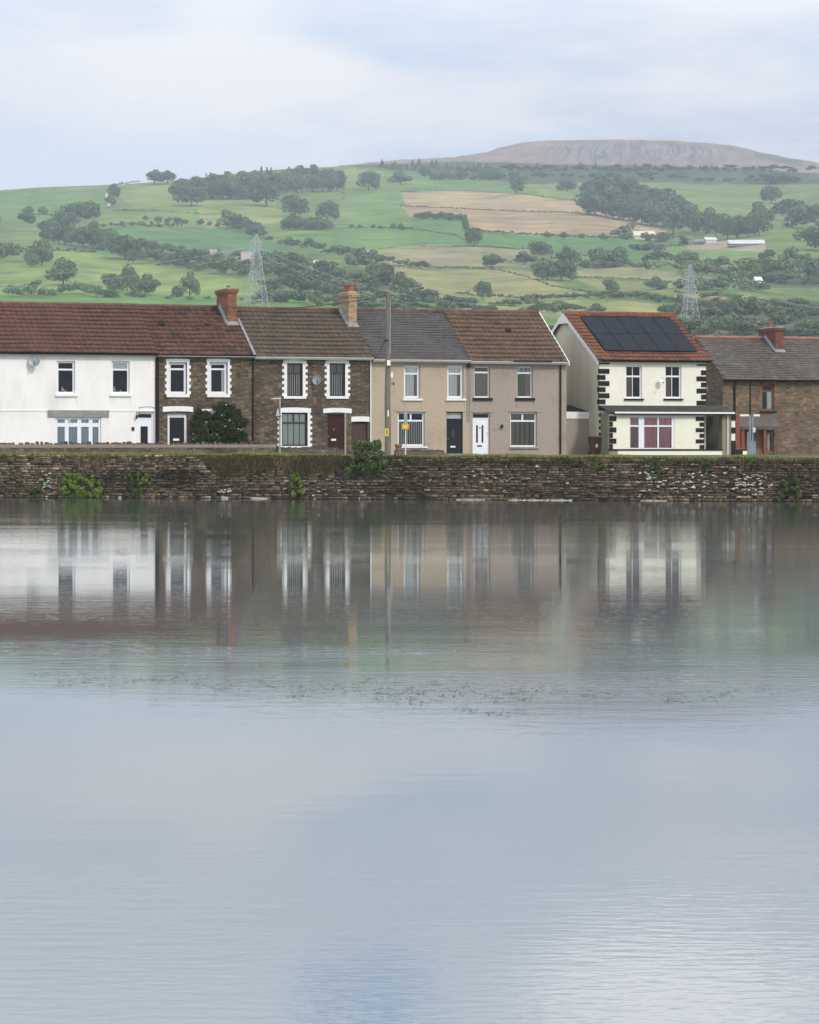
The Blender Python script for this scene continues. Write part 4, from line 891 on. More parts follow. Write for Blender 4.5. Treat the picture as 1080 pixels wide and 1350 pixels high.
# grass verge on top of the wall
LEAF = mat('grass_blade', (.20,.26,.08), (.14,.20,.06), .8, 2.0, spec=.2)
def blades(n, u0, u1, depth, hfun, name, label, m=LEAF, base=None, lean=.35, w=.012, seed=1, cat='grass'):
    rs = np.random.RandomState(seed); u = rs.uniform(u0,u1,n); d = rs.uniform(0,1,n)**1.3*depth; hh = hfun(u, rs)*1.5
    P = np.array(WALL0)[None,:]+np.outer(u, np.array(WD))-np.outer(d, np.array(WN)); zb = np.array([wtop(min(max(a,0),WTOT)) for a in u])-.03; P[:,2] = zb if base is None else base
    a = rs.uniform(0, 2*math.pi, n); dx = np.stack([np.cos(a), np.sin(a), 0*a],1)*w; ln = rs.normal(0, lean, (n,2)); tip = P+np.stack([ln[:,0]*hh, ln[:,1]*hh-.02, hh],1)
    mid = P+(tip-P)*.55+np.stack([0*a,0*a,hh*.08],1)
    V = np.concatenate([P-dx, P+dx, mid+dx*.7, mid-dx*.7, tip+dx*.15, tip-dx*.15]); i = np.arange(n)
    Q = np.concatenate([np.stack([i,i+n,i+2*n,i+3*n],1), np.stack([i+3*n,i+2*n,i+4*n,i+5*n],1)])
    t = rs.uniform(.6,1.35,n); col = np.stack([t*rs.uniform(.85,1.4,n), t, t*rs.uniform(.6,1,n)],1); col = np.concatenate([col,col])
    o = mesh_obj(name, V, Q, m, col); tag(o, label, cat, kind='stuff'); return o
blades(42000, 0, WTOT, 3.2, lambda u, rs: (.035+.09*vn(u*.9, u*0+2))*rs.uniform(.5,1.3,len(u)), 'grass', 'strip of short green grass along the top of the quay wall')
# ------------------------------------------------------------------ foliage
def clump(pts_r, n, size, rs, jit=.55):
    """leaf-sized quads lying roughly on the skins of many small lobes; pts_r = (centre, radii)"""
    P = []; Nn = []
    k = max(4, n//len(pts_r))
    for c, r in pts_r:
        d = rs.normal(size=(k,3)); d /= np.linalg.norm(d,axis=1)[:,None]; rr = rs.uniform(.72,1.06,(k,1))
        P.append(np.array(c)+d*np.array(r)*rr); Nn.append(d)
    P = np.concatenate(P); Nn = np.concatenate(Nn)+rs.normal(0,jit,P.shape); Nn /= np.linalg.norm(Nn,axis=1)[:,None]
    up = rs.normal(size=P.shape); a = np.cross(Nn, up); a /= np.linalg.norm(a,axis=1)[:,None]; b = np.cross(Nn, a)
    s = size*rs.uniform(.5,1.35,(len(P),1)); a *= s; b *= s*rs.uniform(.55,1,(len(P),1))
    m = len(P); V = np.concatenate([P-a-b*.3, P-b, P+a*.9+b*.1, P+b]); i = np.arange(m); Q = np.stack([i,i+m,i+2*m,i+3*m],1)
    return V, Q
def lobes(rs, n, R0=(.5,.5,.48), c0=(0,0,.46), sr=(.17,.27), shape='round'):
    out = []
    for i in range(n):
        d = rs.normal(size=3); d /= np.linalg.norm(d); d[2] = d[2] if d[2] > -.5 else -d[2]*.5; k = rs.uniform(.45,.92)
        c = np.array(c0)+d*np.array(R0)*k; r = rs.uniform(*sr)
        if shape == 'cone': t = rs.uniform(0,1); c = np.array([d[0]*.38*(1-t), d[1]*.38*(1-t), .12+.85*t]); r = .2*(1-t*.75)
        out.append((c, (r, r, r*.85)))
    return out
FOL = {}
def fol_mat(name, a, b, rnd=.18): return mat(name, a, b, .8, 1.6, rnd=rnd, spec=.15, contrast=(.3,.7), coords='Object')
TREE_D = fol_mat('tree_leaf_dark', (.066,.120,.050), (.105,.178,.072))
TREE_M = fol_mat('tree_leaf_mid', (.085,.145,.058), (.13,.205,.080))
TREE_S = fol_mat('scrub_leaf', (.090,.140,.060), (.14,.20,.085), .25)
BARK = mat('bark', (.10,.085,.065), (.07,.06,.045), .95, 5)
def crown_mesh(seed, n=2300, shape='round', m=TREE_D, size=.044, nl=15):
    rs = np.random.RandomState(seed); lb = lobes(rs, nl, shape=shape)
    if shape == 'round': lb.append((np.array((0,0,.48)), (.38,.38,.36)))
    V, Q = clump(lb, n, size, rs); zmin = .0; V[:,2] = np.maximum(V[:,2], zmin*rs.uniform(.6,1.3,len(V)))
    t = rs.uniform(.7,1.35,len(Q)); col = np.stack([t*rs.uniform(.9,1.2,len(Q)), t, t*.95],1)
    return mesh_data('crown', V, Q, m, col)
def trunk_mesh(seed):
    rg = random.Random(seed); b = MB(); b.tube([(0,0,-.06),(.01,0,.15),(.0,.01,.35),(.02,0,.6)], .03, 7, .012)
    for i in range(4): a = rg.uniform(0,6.28); b.tube([(0,0,.22+.06*i),(.15*math.cos(a),.15*math.sin(a),.45+.05*i),(.27*math.cos(a),.27*math.sin(a),.6+.05*i)], .02, 5, .006)
    o = b.build('trunk', BARK); me = o.data; bpy.data.objects.remove(o); return me
CROWNS = {'D': [crown_mesh(100+i, m=TREE_D) for i in range(5)], 'M': [crown_mesh(200+i, m=TREE_M) for i in range(4)], 'C': [crown_mesh(300+i, 700, 'cone', TREE_D, .06, 16) for i in range(2)]}
TRUNKS = [trunk_mesh(i) for i in range(3)]

# ------------------------------------------------------------------ the hill and the mountain behind
YS = np.array([170,184,215,250,300,350,395,430,500,560,590,600]); YD = np.array([3150,3050,2780,2380,1880,1480,1180,980,640,420,300,262])
def Ymap(px, py):
    px = np.asarray(px, float); py = np.asarray(py, float)
    return np.interp(py, YS, YD)*(1+.018*np.sin(px*.013+py*.03)+.012*np.sin(px*.031-py*.05+1.3))
def T(px, py): Y = float(Ymap(px, py)); return at(px, py, Y)
SKX = [-700,-250,35,100,150,190,240,300,340,400,440,500,560,610,650,760,900,1000,1047,1150,1400,1800]
SKY_ = [300,262,249,245,242.5,240,236,231,226,222,220.5,216.5,213.5,212,214,217,219,223,227,232,250,280]
def fields_color(PX, PY):
    def s2l(c): c = np.array(c)/255.; return np.where(c <= .04045, c/12.92, ((c+.055)/1.055)**2.4)
    n = vn(PX*.02, PY*.05)*.6+vn2(PX*.07, PY*.18)*.4
    def inside(poly):
        p = np.array(poly, float); x, y = PX, PY; r = np.zeros(x.shape, bool); j = len(p)-1
        for i in range(len(p)):
            xi, yi, xj, yj = *p[i], *p[j]
            if yi != yj: r ^= ((yi > y) != (yj > y)) & (x < (xj-xi)*(y-yi)/(yj-yi)+xi)
            j = i
        return r
    base = np.zeros(PX.shape+(3,)); base[:] = (.095,.155,.052)
    def put(poly, c): base[inside(poly)] = c
    G1, G2, YG, TEAL, KH, TAN, SCR = (.105,.185,.052), (.085,.165,.055), (.165,.215,.075), (.07,.15,.06), (.20,.195,.11), (.275,.225,.135), (.055,.085,.045)
    put([(-900,200),(140,200),(140,262),(-900,275)], (.115,.175,.062)); put([(-900,252),(138,254),(150,280),(-900,282)], (.095,.175,.058))
    put([(150,236),(262,236),(270,276),(180,274),(150,256)], (.135,.19,.07))
    put([(128,278),(285,280),(262,298),(128,298)], (.115,.18,.06)); put([(262,262),(370,262),(385,290),(300,305),(262,296)], YG)
    put([(130,299),(300,300),(385,330),(400,345),(135,338)], TEAL); put([(-900,283),(128,285),(120,330),(-900,334)], (.10,.165,.06))
    put([(-900,332),(60,330),(150,336),(240,352),(360,378),(360,392),(-900,388)], (.13,.21,.062)); put([(140,345),(250,362),(330,385),(200,385),(120,372)], (.155,.22,.07))
    put([(-900,389),(420,392),(900,404),(900,440),(-900,440)], (.085,.18,.05))
    put([(380,232),(530,220),(535,255),(545,300),(380,302),(362,262)], G1); put([(450,222),(470,222),(462,262),(452,262)], (.13,.18,.07))
    put([(535,216),(700,226),(790,245),(800,272),(640,252),(533,252)], (.09,.17,.055)); put([(690,240),(775,236),(800,272),(720,262)], (.14,.20,.07))
    put([(355,303),(620,300),(625,325),(480,335),(440,340),(380,322)], (.10,.185,.055)); put([(540,286),(616,286),(618,322),(548,322)], (.08,.165,.052))
    put([(478,334),(560,324),(640,325),(700,328),(700,350),(560,352),(500,350)], KH); put([(478,350),(560,353),(690,356),(730,372),(780,388),(700,395),(545,392),(490,362)], (.19,.20,.09))
    put([(615,304),(760,311),(880,316),(860,332),(700,328),(620,326)], (.075,.165,.052)); put([(720,328),(900,332),(900,350),(760,350)], (.085,.17,.055))
    put([(528,254),(560,251.5),(640,252.5),(700,257),(770,266.5),(800,273),(845,291),(895,311),(845,313.5),(760,311),(690,308),(620,303),(618,290),(600,286),(541,287)], TAN)
    put([(528,271),(640,276),(760,280),(800,290),(845,300),(895,311),(845,313.5),(760,311),(690,308),(620,303),(618,290),(600,286),(541,287)], (.25,.20,.12))
    put([(760,353),(850,352),(905,362),(905,372),(850,368),(760,364)], (.19,.20,.105)); put([(755,366),(905,374),(900,388),(800,385)], (.165,.19,.08))
    put([(640,394),(720,392),(900,404),(900,420),(640,420)], (.16,.20,.075)); put([(735,400),(830,396),(900,408),(900,425),(735,425)], (.21,.225,.085))
    put([(840,230),(1900,228),(1900,320),(1000,300),(900,296),(820,255)], (.105,.17,.055)); put([(900,262),(1040,262),(1040,292),(960,300),(900,290)], (.12,.185,.06))
    put([(830,330),(905,322),(1000,330),(995,348),(850,352)], (.105,.18,.06)); put([(890,386),(1000,390),(1060,402),(1060,406),(960,398),(890,392)], (.21,.19,.10))
    put([(890,395),(1900,406),(1900,450),(890,450)], SCR)
    put([(600,213),(640,210),(2000,210),(1900,246),(1000,243),(800,240),(700,243),(600,232),(470,222),(470,215)], (.050,.080,.042))
    put([(985,352),(1900,340),(1900,395),(985,380)], SCR)
    m = inside([(905,322),(960,316),(1010,322),(1010,330),(905,328)]); base[m] = (.24,.21,.17)
    base *= (.78+.44*n)[...,None]*np.array((1.22,1.13,1.0))
    # plough and mowing lines
    base *= (1+.06*np.sin(PY*2.2+PX*.25))[...,None]
    return base
def build_terrain():
    xs = np.concatenate([np.arange(-900,-60,12), np.arange(-60,1145,1.6), np.arange(1145,2000,12)]); nr = 250
    sk = np.interp(xs, SKX, SKY_); s = np.linspace(0,1,nr)**.9
    PX = np.repeat(xs[:,None], nr, 1); PY = 600+(sk[:,None]-600)*s[None,:]
    edge = np.concatenate([PY, PY[:,-1:]+np.zeros((len(xs),1))],1)
    Y = Ymap(PX, PY); X = (PX-540)/F*Y; Z = CAMH+(HY-PY)/F*Y
    Z += (vn(X*.02+50, Y*.02+9)-.5)*1.6*np.clip((Y-900)/600,0,1) 
    X2 = X[:,-1:]*1.12; Y2 = Y[:,-1:]*1.12; Z2 = Z[:,-1:]-60
    X = np.concatenate([X,X2],1); Yy = np.concatenate([Y,Y2],1); Z = np.concatenate([Z,Z2],1)
    col = fields_color(PX+1.8*(vn(PX*.15,PY*.3)-.5)*2, PY+.8*(vn2(PX*.2,PY*.1)-.5)*2); col = np.concatenate([col, col[:,-1:]],1)
    n, m = X.shape; V = np.stack([X,Yy,Z],-1).reshape(-1,3); i, j = np.meshgrid(np.arange(n-1), np.arange(m-1), indexing='ij'); a = (i*m+j).ravel()
    Q = np.stack([a, a+m, a+m+1, a+1],1)
    mt = mat('field_grass', (1.3,1.24,1.2), (.72,.76,.76), .95, .035, spec=.05, det=8, bump=.6, bscale=.12)
    o = mesh_obj('hillside', V, Q, mt, vcol=col.reshape(-1,3), smooth=True); tag(o, kind='structure')
    # mountain
    mx = [-500,100,380,450,520,590,610,640,665,690,720,760,820,880,930,960,985,1010,1047,1100,1300,1900]; my = [290,275,236,218,211,207.5,205.5,201,193,187.5,185,184.5,184,185,188,191,196,202,209,217,238,262]
    xs = np.concatenate([np.arange(-500,380,20), np.arange(380,1200,1.6), np.arange(1200,1900,20)]); nr = 60; cr = np.interp(xs, mx, my)+.9*(vn(xs*.12, xs*0)-.5)+.5*(vn2(xs*.5, xs*0)-.5); s = np.linspace(0,1,nr)
    PX = np.repeat(xs[:,None],nr,1); PY = 262+(cr[:,None]-262)*s[None,:]; Y = 3150+ (262-PY)*9.0
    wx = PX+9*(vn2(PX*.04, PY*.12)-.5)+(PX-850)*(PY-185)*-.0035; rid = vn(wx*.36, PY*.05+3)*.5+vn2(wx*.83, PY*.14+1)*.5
    mask = np.clip((PX-700)/60,0,1)*np.clip((1000-PX)/60,0,1)*np.clip((221-PY+6*vn(PX*.05,PX*0+7))/15,0,1)
    Y = Y+(rid-.5)*38*mask
    X = (PX-540)/F*Y; Z = CAMH+(HY-PY)/F*Y
    X2, Y2, Z2 = X[:,-1:]*1.1, Y[:,-1:]+300, Z[:,-1:]-25
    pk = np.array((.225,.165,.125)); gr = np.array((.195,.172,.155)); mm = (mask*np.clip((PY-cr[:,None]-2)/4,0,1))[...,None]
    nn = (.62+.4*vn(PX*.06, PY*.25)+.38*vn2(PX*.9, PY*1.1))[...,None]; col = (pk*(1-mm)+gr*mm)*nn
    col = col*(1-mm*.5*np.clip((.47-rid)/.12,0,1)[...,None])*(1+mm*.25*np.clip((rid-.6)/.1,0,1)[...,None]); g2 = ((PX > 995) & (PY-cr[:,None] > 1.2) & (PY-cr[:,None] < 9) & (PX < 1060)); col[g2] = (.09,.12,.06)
    X = np.concatenate([X,X2],1); Yy = np.concatenate([Y,Y2],1); Z = np.concatenate([Z,Z2],1); col = np.concatenate([col,col[:,-1:]],1)
    n, m = X.shape; V = np.stack([X,Yy,Z],-1).reshape(-1,3); i, j = np.meshgrid(np.arange(n-1), np.arange(m-1), indexing='ij'); a = (i*m+j).ravel(); Q = np.stack([a, a+m, a+m+1, a+1],1)
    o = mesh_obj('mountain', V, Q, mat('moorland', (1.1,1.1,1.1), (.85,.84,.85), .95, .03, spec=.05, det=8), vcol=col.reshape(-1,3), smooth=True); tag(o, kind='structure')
build_terrain()

def tree(x, y, w, h, label, group=None, kind='D', name='tree'):
    P = T(x, y); k = P.y/F; o = empty(name, P+Vector((0,0,-.3)), R.uniform(0,6.28)); tag(o, label, 'tree', group)
    sc = (w*k*1.16, w*k*1.16, h*k*1.18); me = R.choice(CROWNS[kind])
    c = bpy.data.objects.new('crown', me); C.objects.link(c); c.parent = o; c.scale = sc
    t = bpy.data.objects.new('trunk', R.choice(TRUNKS)); C.objects.link(t); t.parent = o; t.scale = sc
    return o
ORD = ['leftmost','second from the left','third from the left','fourth from the left','fifth from the left','sixth from the left','seventh from the left','eighth from the left']
def trees(lst, label, group, kind='D', name='tree'):
    lst = sorted(lst, key=lambda q: q[0])
    for i_, q in enumerate(lst): tree(*q[:4], (label if len(lst) > 8 else label+', '+ORD[i_]), group, kind if len(q) < 5 else q[4], name)
def row(x0,y0,x1,y1,n,w,h,jx=2,jy=1,js=.25):
    out = []
    for i in range(n):
        t = i/(max(1,n-1)); s = 1+R.uniform(-js,js); out.append((x0+(x1-x0)*t+R.uniform(-jx,jx), y0+(y1-y0)*t+R.uniform(-jy,jy), w*s, h*s))
    return out
tree(203,241.5,23,16,'left one of the two round trees standing on the left skyline'); tree(221,241,20,15.5,'right one of the two round trees standing on the left skyline')
tree(236,264,20,26,'dark tree at the left tip of the skyline wood'); tree(252,271,34,28,'broad dark tree in front of the left end of the skyline wood')
tree(244,255,22,20,'dark tree against the sky between the paired trees and the wood')
L_ = 'dark broadleaf tree in the skyline wood above the stone chimney'; G_ = 'trees of the skyline wood on the left hill'
trees(row(268,262,330,263,6,26,27)+row(262,256,350,250,8,24,22)+row(335,262,350,272,2,34,32), L_, G_)
trees(row(345,256,445,252,10,22,26)+row(350,248,445,246,9,22,22), L_, G_)
trees([(q[0],q[1],q[2]*.6,q[3],'C') for q in row(336,240,445,240,16,14,15,3,1)], 'small pointed tree on the crest of the skyline wood', 'pointed trees along the skyline wood', 'C', 'conifer')
tree(389,287,32,27,'round dark tree in the middle of the green slope, left of its twin'); tree(432,291,25,25,'round dark tree in the middle of the green slope, right of its twin')
tree(486,251,24,25,'lone round tree high on the green slope'); tree(528,243,26,15,'low spreading tree near the crest with a visible trunk')
trees(row(383,303,432,304,7,20,17), 'tree in the thicket below the two round trees', 'thicket below the two round trees')
tree(681,256,18,25,'tall dark tree on the upper edge of the tan field'); tree(748,252,20,15,'small round tree with trunk left of the big hillside wood'); 
tree(780,258,32,20,'low wide tree at the upper left of the big hillside wood')
L_ = 'dark broadleaf tree in the big wood above the farm'; G_ = 'trees of the big wood above the farm'
trees(row(785,284,875,300,7,30,28)+row(795,268,880,290,7,34,30)+row(800,258,845,262,3,34,22)+row(880,292,893,298,2,26,34), L_, G_)
tree(888,308,30,34,'rounded tree at the lower right end of the big wood')
trees(row(915,306,945,312,3,24,26), 'mid green tree above the farmyard', 'trees above the farmyard', 'M')
tree(1003,300,30,30,'tall dark tree in the right meadow above the long shed'); tree(1017,268,24,21,'upper round tree of the right meadow'); tree(1040,290,40,28,'wide dark tree at the right edge of the meadow')
tree(1016,242,40,15,'dark low copse tree on the upper right slope'); tree(1036,242,30,13,'dark low tree at the right end of the upper slope')
tree(974,292,10,8,'small bush-like tree alone in the right meadow', kind='M')
trees(row(958,314,1000,310,4,24,24), 'tree behind the long pale roofed shed', 'trees behind the long shed')
tree(626,323.5,21,22,'round tree below the tan field at the hedge corner', kind='D'); tree(613,309,9,24,'narrow tall hedge tree at the corner of the tan field')
tree(648,352,26,17,'dark bush-like tree on the left of the khaki fields'); tree(692,348,24,15,'small spreading tree between the khaki fields'); tree(712,338,26,19,'rounded tree on the hedge right of the khaki fields',kind='M')
tree(722,370,30,27,'big dark tree in the hedge of the khaki fields, left half'); tree(740,371,32,29,'big dark tree in the hedge of the khaki fields, right half'); tree(750,350,26,22,'tree on the hedge above the big dark pair',kind='M')
tree(637,394,19,22,'lone tree on the lower khaki field above the terrace roof',kind='M'); tree(647,411,14,10,'small round tree just above the terrace ridge')
tree(788,352,26,22,'first tree of the hedge right of the khaki fields',kind='M'); tree(812,352,32,24,'broad tree of the hedge right of the khaki fields',kind='M')
tree(806,385,20,16,'tree in the lower hedge above the solar panels',kind='M'); tree(868,383,26,16,'rounded tree in the lower hedge right of the solar panels',kind='M')
tree(55,350,24,30,'tall tree at the left edge of the photo on the mid slope',kind='M'); tree(42,352,18,18,'tree at the far left edge on the mid slope',kind='M')
tree(84,376,36,30,'broad loose tree left above the white house roof',kind='M'); tree(150,386,28,24,'left tree of the group above the white house ridge',kind='M'); tree(192,389,32,24,'right tree of the group above the white house ridge',kind='M')
tree(168,384,26,29,'tallest tree of the group above the white house ridge',kind='M'); tree(250,391,24,28,'upright tree left of the orange brick chimney',kind='M'); tree(233,392,14,14,'small tree beside the upright tree left of the orange chimney',kind='M')
tree(165,341,40,27,'big rounded tree on the left slope',kind='D'); tree(100,290,34,22,'dark tree at the top of the left hillside copse'); tree(86,297,28,20,'dark tree at the upper left of the left hillside copse'); tree(116,288,26,22,'dark tree at the upper right of the left hillside copse')
tree(150,262,14,18,'dark tree beside the climbing farm track'); tree(146,270,12,12,'lower shrub-like tree beside the climbing farm track',kind='M')
trees(row(65,318,130,330,7,24,24,4,3), 'mid green tree in the copse on the left slope', 'copse on the left slope', 'M')
trees(row(58,304,66,300,2,14,10)+row(40,282,54,283,2,12,9), 'small far tree on the left slope', 'small far trees on the left slope','M')
for (x,y,w,hh) in row(195,291,300,299,9,9,7,4,1,.35): tree(x,y,w,hh,'small round hedgerow tree below the pale slope','small hedgerow trees below the pale slope','M')
trees(row(462,300,530,303,6,8,7,4,1,.3), 'tiny hedge tree at the foot of the green slope', 'tiny hedge trees at the foot of the green slope','M')
trees(row(550,288,606,290,8,11,8,2,1), 'low dark tree in the hedge under the tan field', 'hedge trees under the tan field')
trees(row(718,312,850,318,6,10,7,5,1,.3), 'small tree on the lower hedge of the tan field', 'small trees on the lower hedge of the tan field','M')
trees([(q[0],q[1],q[2]*.6,q[3],'C') for q in row(500,222,640,225,24,12,8,4,3)], 'small pointed conifer on the moor edge', 'conifers along the moor edge', 'C', 'conifer')
trees(row(560,236,660,238,9,13,12,5,3), 'scrubby tree below the moor edge', 'scrubby trees below the moor edge', 'M')
trees([(q[0],q[1],q[2]*.6,q[3],'C') for q in row(700,222,1010,228,18,10,6,9,3)], 'little conifer at the foot of the bare mountain', 'conifers at the foot of the mountain', 'C', 'conifer')

# far woods and scrub that read as one mass
def wood(poly_rows, label, name='wood', m=TREE_M, seed=1, size=.06, nq=560, kind='stuff'):
    rs = np.random.RandomState(seed); Vs = []; Qs = []; n0 = 0; cs = []
    for (x0,y0,x1,y1,n,w,h) in poly_rows:
        for i in range(n):
            t = (i+rs.uniform(-.4,.4))/max(1,n-1); t = min(max(t,0),1); x = x0+(x1-x0)*t; y = y0+(y1-y0)*t+rs.uniform(-2,2); P = T(x,y); k = P.y/F; s = rs.uniform(.85,1.6)
            V, Q = clump(lobes(rs, 7), nq, size, rs); V = V*np.array((w*k*s, w*k*s, h*k*s*rs.uniform(.85,1.15)))+np.array(P)-np.array((0,0,h*k*.12)); Vs.append(V); Qs.append(Q+n0); n0 += len(V)
            tt = rs.uniform(.65,1.3)*rs.uniform(.8,1.2,len(Q)); cs.append(np.stack([tt*rs.uniform(.85,1.25), tt, tt*rs.uniform(.85,1.1)],1))
    o = mesh_obj(name, np.concatenate(Vs), np.concatenate(Qs), m, np.concatenate(cs)); tag(o, label, name.replace('_',' '), kind=kind); return o
wood([(130,326,165,338,4,22,16),(175,346,300,352,9,22,16),(195,342,250,346,4,18,13),(225,352,330,364,9,22,14)], 'belt of mixed woodland running down to the white farmhouses', seed=2)
wood([(330,352,400,352,6,24,17),(350,366,480,372,12,24,18),(345,382,470,390,12,26,18),(345,398,480,404,12,26,16),(405,372,480,380,6,24,16),(470,352,500,366,4,26,22),(500,372,540,392,5,26,24)], 'mass of woodland in the valley behind the buff chimney', seed=3, m=TREE_M)
wood([(300,300,340,310,5,24,16),(330,312,420,330,8,16,10),(420,330,500,346,8,18,11)], 'strip of woodland curving down the middle of the hill', seed=4, m=TREE_D)
wood([(500,346,560,352,6,14,8)], 'dark scrub beside the pale track', seed=5, m=TREE_D)
wood([(535,398,620,402,8,26,13),(480,408,640,412,12,24,11),(690,412,740,412,5,22,14),(650,404,735,404,8,16,9)], 'low trees just behind the terrace ridge', seed=6, m=TREE_S)
wood([(690,396,800,392,12,14,8),(800,392,900,398,10,16,9),(740,408,790,410,5,18,9)], 'dark hedge belt above the cream house roof', seed=7, m=TREE_D)
wood([(770,352,850,354,6,18,12),(855,345,960,350,10,18,12),(900,362,985,366,8,24,16),(905,380,1000,386,9,24,17),(930,394,1060,402,9,18,9),(985,372,1100,376,8,26,18)], 'woodland around the white cottages on the right', seed=8)
wood([(985,362,1150,364,12,26,24),(1000,352,1150,352,9,24,20)], 'dark plantation at the right edge of the hillside', seed=9, m=TREE_D)
wood([(880,420,1120,420,16,26,16),(900,434,1120,436,14,28,16),(905,408,1120,412,16,24,14),(925,445,1120,448,13,28,16)], 'rough woodland filling the valley behind the stone house', seed=10, m=TREE_S)
wood([(130,322,190,334,4,24,18),(200,334,330,344,9,22,14),(340,360,400,364,5,26,18),(430,384,500,392,6,28,18)], 'dark trees in the valley woodland around the farmhouses left of the buff chimney', seed=31, m=TREE_D)
wood([(35,388,150,392,8,20,14),(-60,390,35,390,5,20,14),(150,392,320,396,9,12,6)], 'hedge belt above the ridge of the white house', seed=11, m=TREE_M)
wood([(815,312,900,322,7,20,13),(835,330,870,334,4,20,13)], 'scrub below the cream barn', seed=12, m=TREE_S)
wood([(-200,330,60,345,9,30,22),(-220,300,30,300,7,26,18)], 'copse beyond the left edge of the slope', seed=13)
wood([(1060,300,1250,310,10,34,26),(1060,330,1250,335,8,30,22)], 'woodland beyond the right edge of the meadow', seed=14)
sc_ = [(600+i*28, 222+R.uniform(0,4), 650+i*28, 226, 4, 12, 6) for i in range(16)]+[(610,236,860,234,14,13,6),(860,236,1047,240,10,13,6)]
wood(sc_, 'dark heather and scrub band below the bare mountain', name='scrub', seed=15, m=mat('heather_leaf', (.045,.075,.04), (.065,.095,.05), .9, 1, rnd=.1, spec=.1), nq=160, size=.09)

def hedge(pts, label, h=4, seed=1, m=TREE_M, w=5):
    rs = np.random.RandomState(seed); Vs = []; Qs = []; n0 = 0; cs = []
    for (x0,y0),(x1,y1) in zip(pts[:-1], pts[1:]):
        n = max(2, int(math.hypot(x1-x0,y1-y0)/(w*.55)))
        for i in range(n):
            t = (i+rs.uniform(-.3,.3))/n; P = T(x0+(x1-x0)*t, y0+(y1-y0)*t); k = P.y/F; s = rs.uniform(.55,1.4)
            V, Q = clump(lobes(rs, 4), 90, .12, rs); V = V*np.array((w*k, w*k, h*k*s))+np.array(P)-np.array((0,0,.15*h*k)); Vs.append(V); Qs.append(Q+n0); n0 += len(V); tt = rs.uniform(.7,1.25,len(Q)); cs.append(np.stack([tt,tt,tt],1))
    o = mesh_obj('hedge', np.concatenate(Vs), np.concatenate(Qs), m, np.concatenate(cs)); tag(o, label, 'hedge'); return o
hedge([(120,300),(160,298),(200,299),(240,299)], 'thick hedge crossing the left slope below the farm track', 8, 1, w=9)
hedge([(150,278),(200,279),(275,284)], 'thin hedge across the pale green slope', 3, 2)
hedge([(150,244),(165,242),(185,240)], 'hedge along the left skyline ending at the paired trees', 3, 3)
hedge([(440,303),(480,301),(545,302)], 'low hedge at the foot of the middle green slope', 3, 4)
hedge([(543,302),(600,310),(625,325)], 'faint hedge below the tan field on the left', 2, 14)
hedge([(528,272),(600,275),(680,279),(760,281),(800,286)], 'dark field boundary splitting the tan field in two', 2.2, 5, TREE_D, 4)
hedge([(618,304),(690,309),(760,312),(850,315),(900,312)], 'hedge along the lower edge of the tan field', 3.5, 6, w=6)
hedge([(528,253),(600,251.5),(690,256),(770,266)], 'thin boundary along the upper edge of the tan field', 1.6, 15, w=3)
hedge([(478,334),(500,329),(520,326.5)], 'dark hedge at the left end of the khaki field', 2.5, 7)
hedge([(552,325.5),(640,326),(700,329)], 'thin hedge above the khaki field', 2, 16)
hedge([(498,350),(560,353),(620,354),(660,357),(700,368),(730,378),(790,388),(830,390)], 'curving hedge between the two khaki fields', 3.5, 8, w=6)
hedge([(655,345),(700,346),(760,338),(830,334)], 'hedge with gaps right of the upper khaki field', 4, 9, w=7)
hedge([(600,387),(640,392),(700,393),(760,391)], 'straight hedge along the foot of the khaki field', 5, 10, w=7)
hedge([(840,329),(900,323),(930,322)], 'hedge between the farm scrub and the bright field', 4, 11)
hedge([(845,352),(900,351),(985,349)], 'thick hedge below the bright farm field', 7, 12, w=9)
hedge([(760,366),(850,369),(905,374)], 'thin hedge dividing the khaki strips above the solar panels', 2.5, 13)
hedge([(-60,331),(60,330),(130,334)], 'hedge over the bright field on the left', 6, 17, w=8)
hedge([(35,283),(80,284),(128,285)], 'thin hedge near the top of the left slope', 2.5, 18)
hedge([(452,262),(455,240),(452,224)], 'hedge climbing beside the skyline wood', 2.2, 19)
hedge([(890,386),(960,392),(1060,402)], 'hedge over the long khaki strip on the right', 3.5, 20)

# pale track up the left slope, wall and track marks
def ribbon(name, pts, w, m, kind='structure'):
    b = MB(); P = [T(*q)+Vector((0,-.5,.9)) for q in pts]
    for p0, p1 in zip(P[:-1], P[1:]):
        d = (p1-p0); s = Vector((d.y,-d.x,0)); s = s.normalized()*w if s.length > .01 else Vector((w,0,0)); u = Vector((0,0,w*.25)); b.poly([p0-s-u,p0+s-u,p1+s+u,p1-s+u])
    o = b.build(name, m); tag(o, kind=kind)
TRK = mat('pale_track', (.50,.44,.36), (.38,.33,.26), .95, .3)
ribbon('track', [(143,273),(145,268),(141,262),(141,256),(146,251),(155,247),(164,244.5)], 1.0, TRK)
ribbon('track', [(35,254),(80,254),(130,253.5)], .8, TRK)
ribbon('track', [(478,337),(474,339),(478,335),(488,333)], 1.0, TRK)

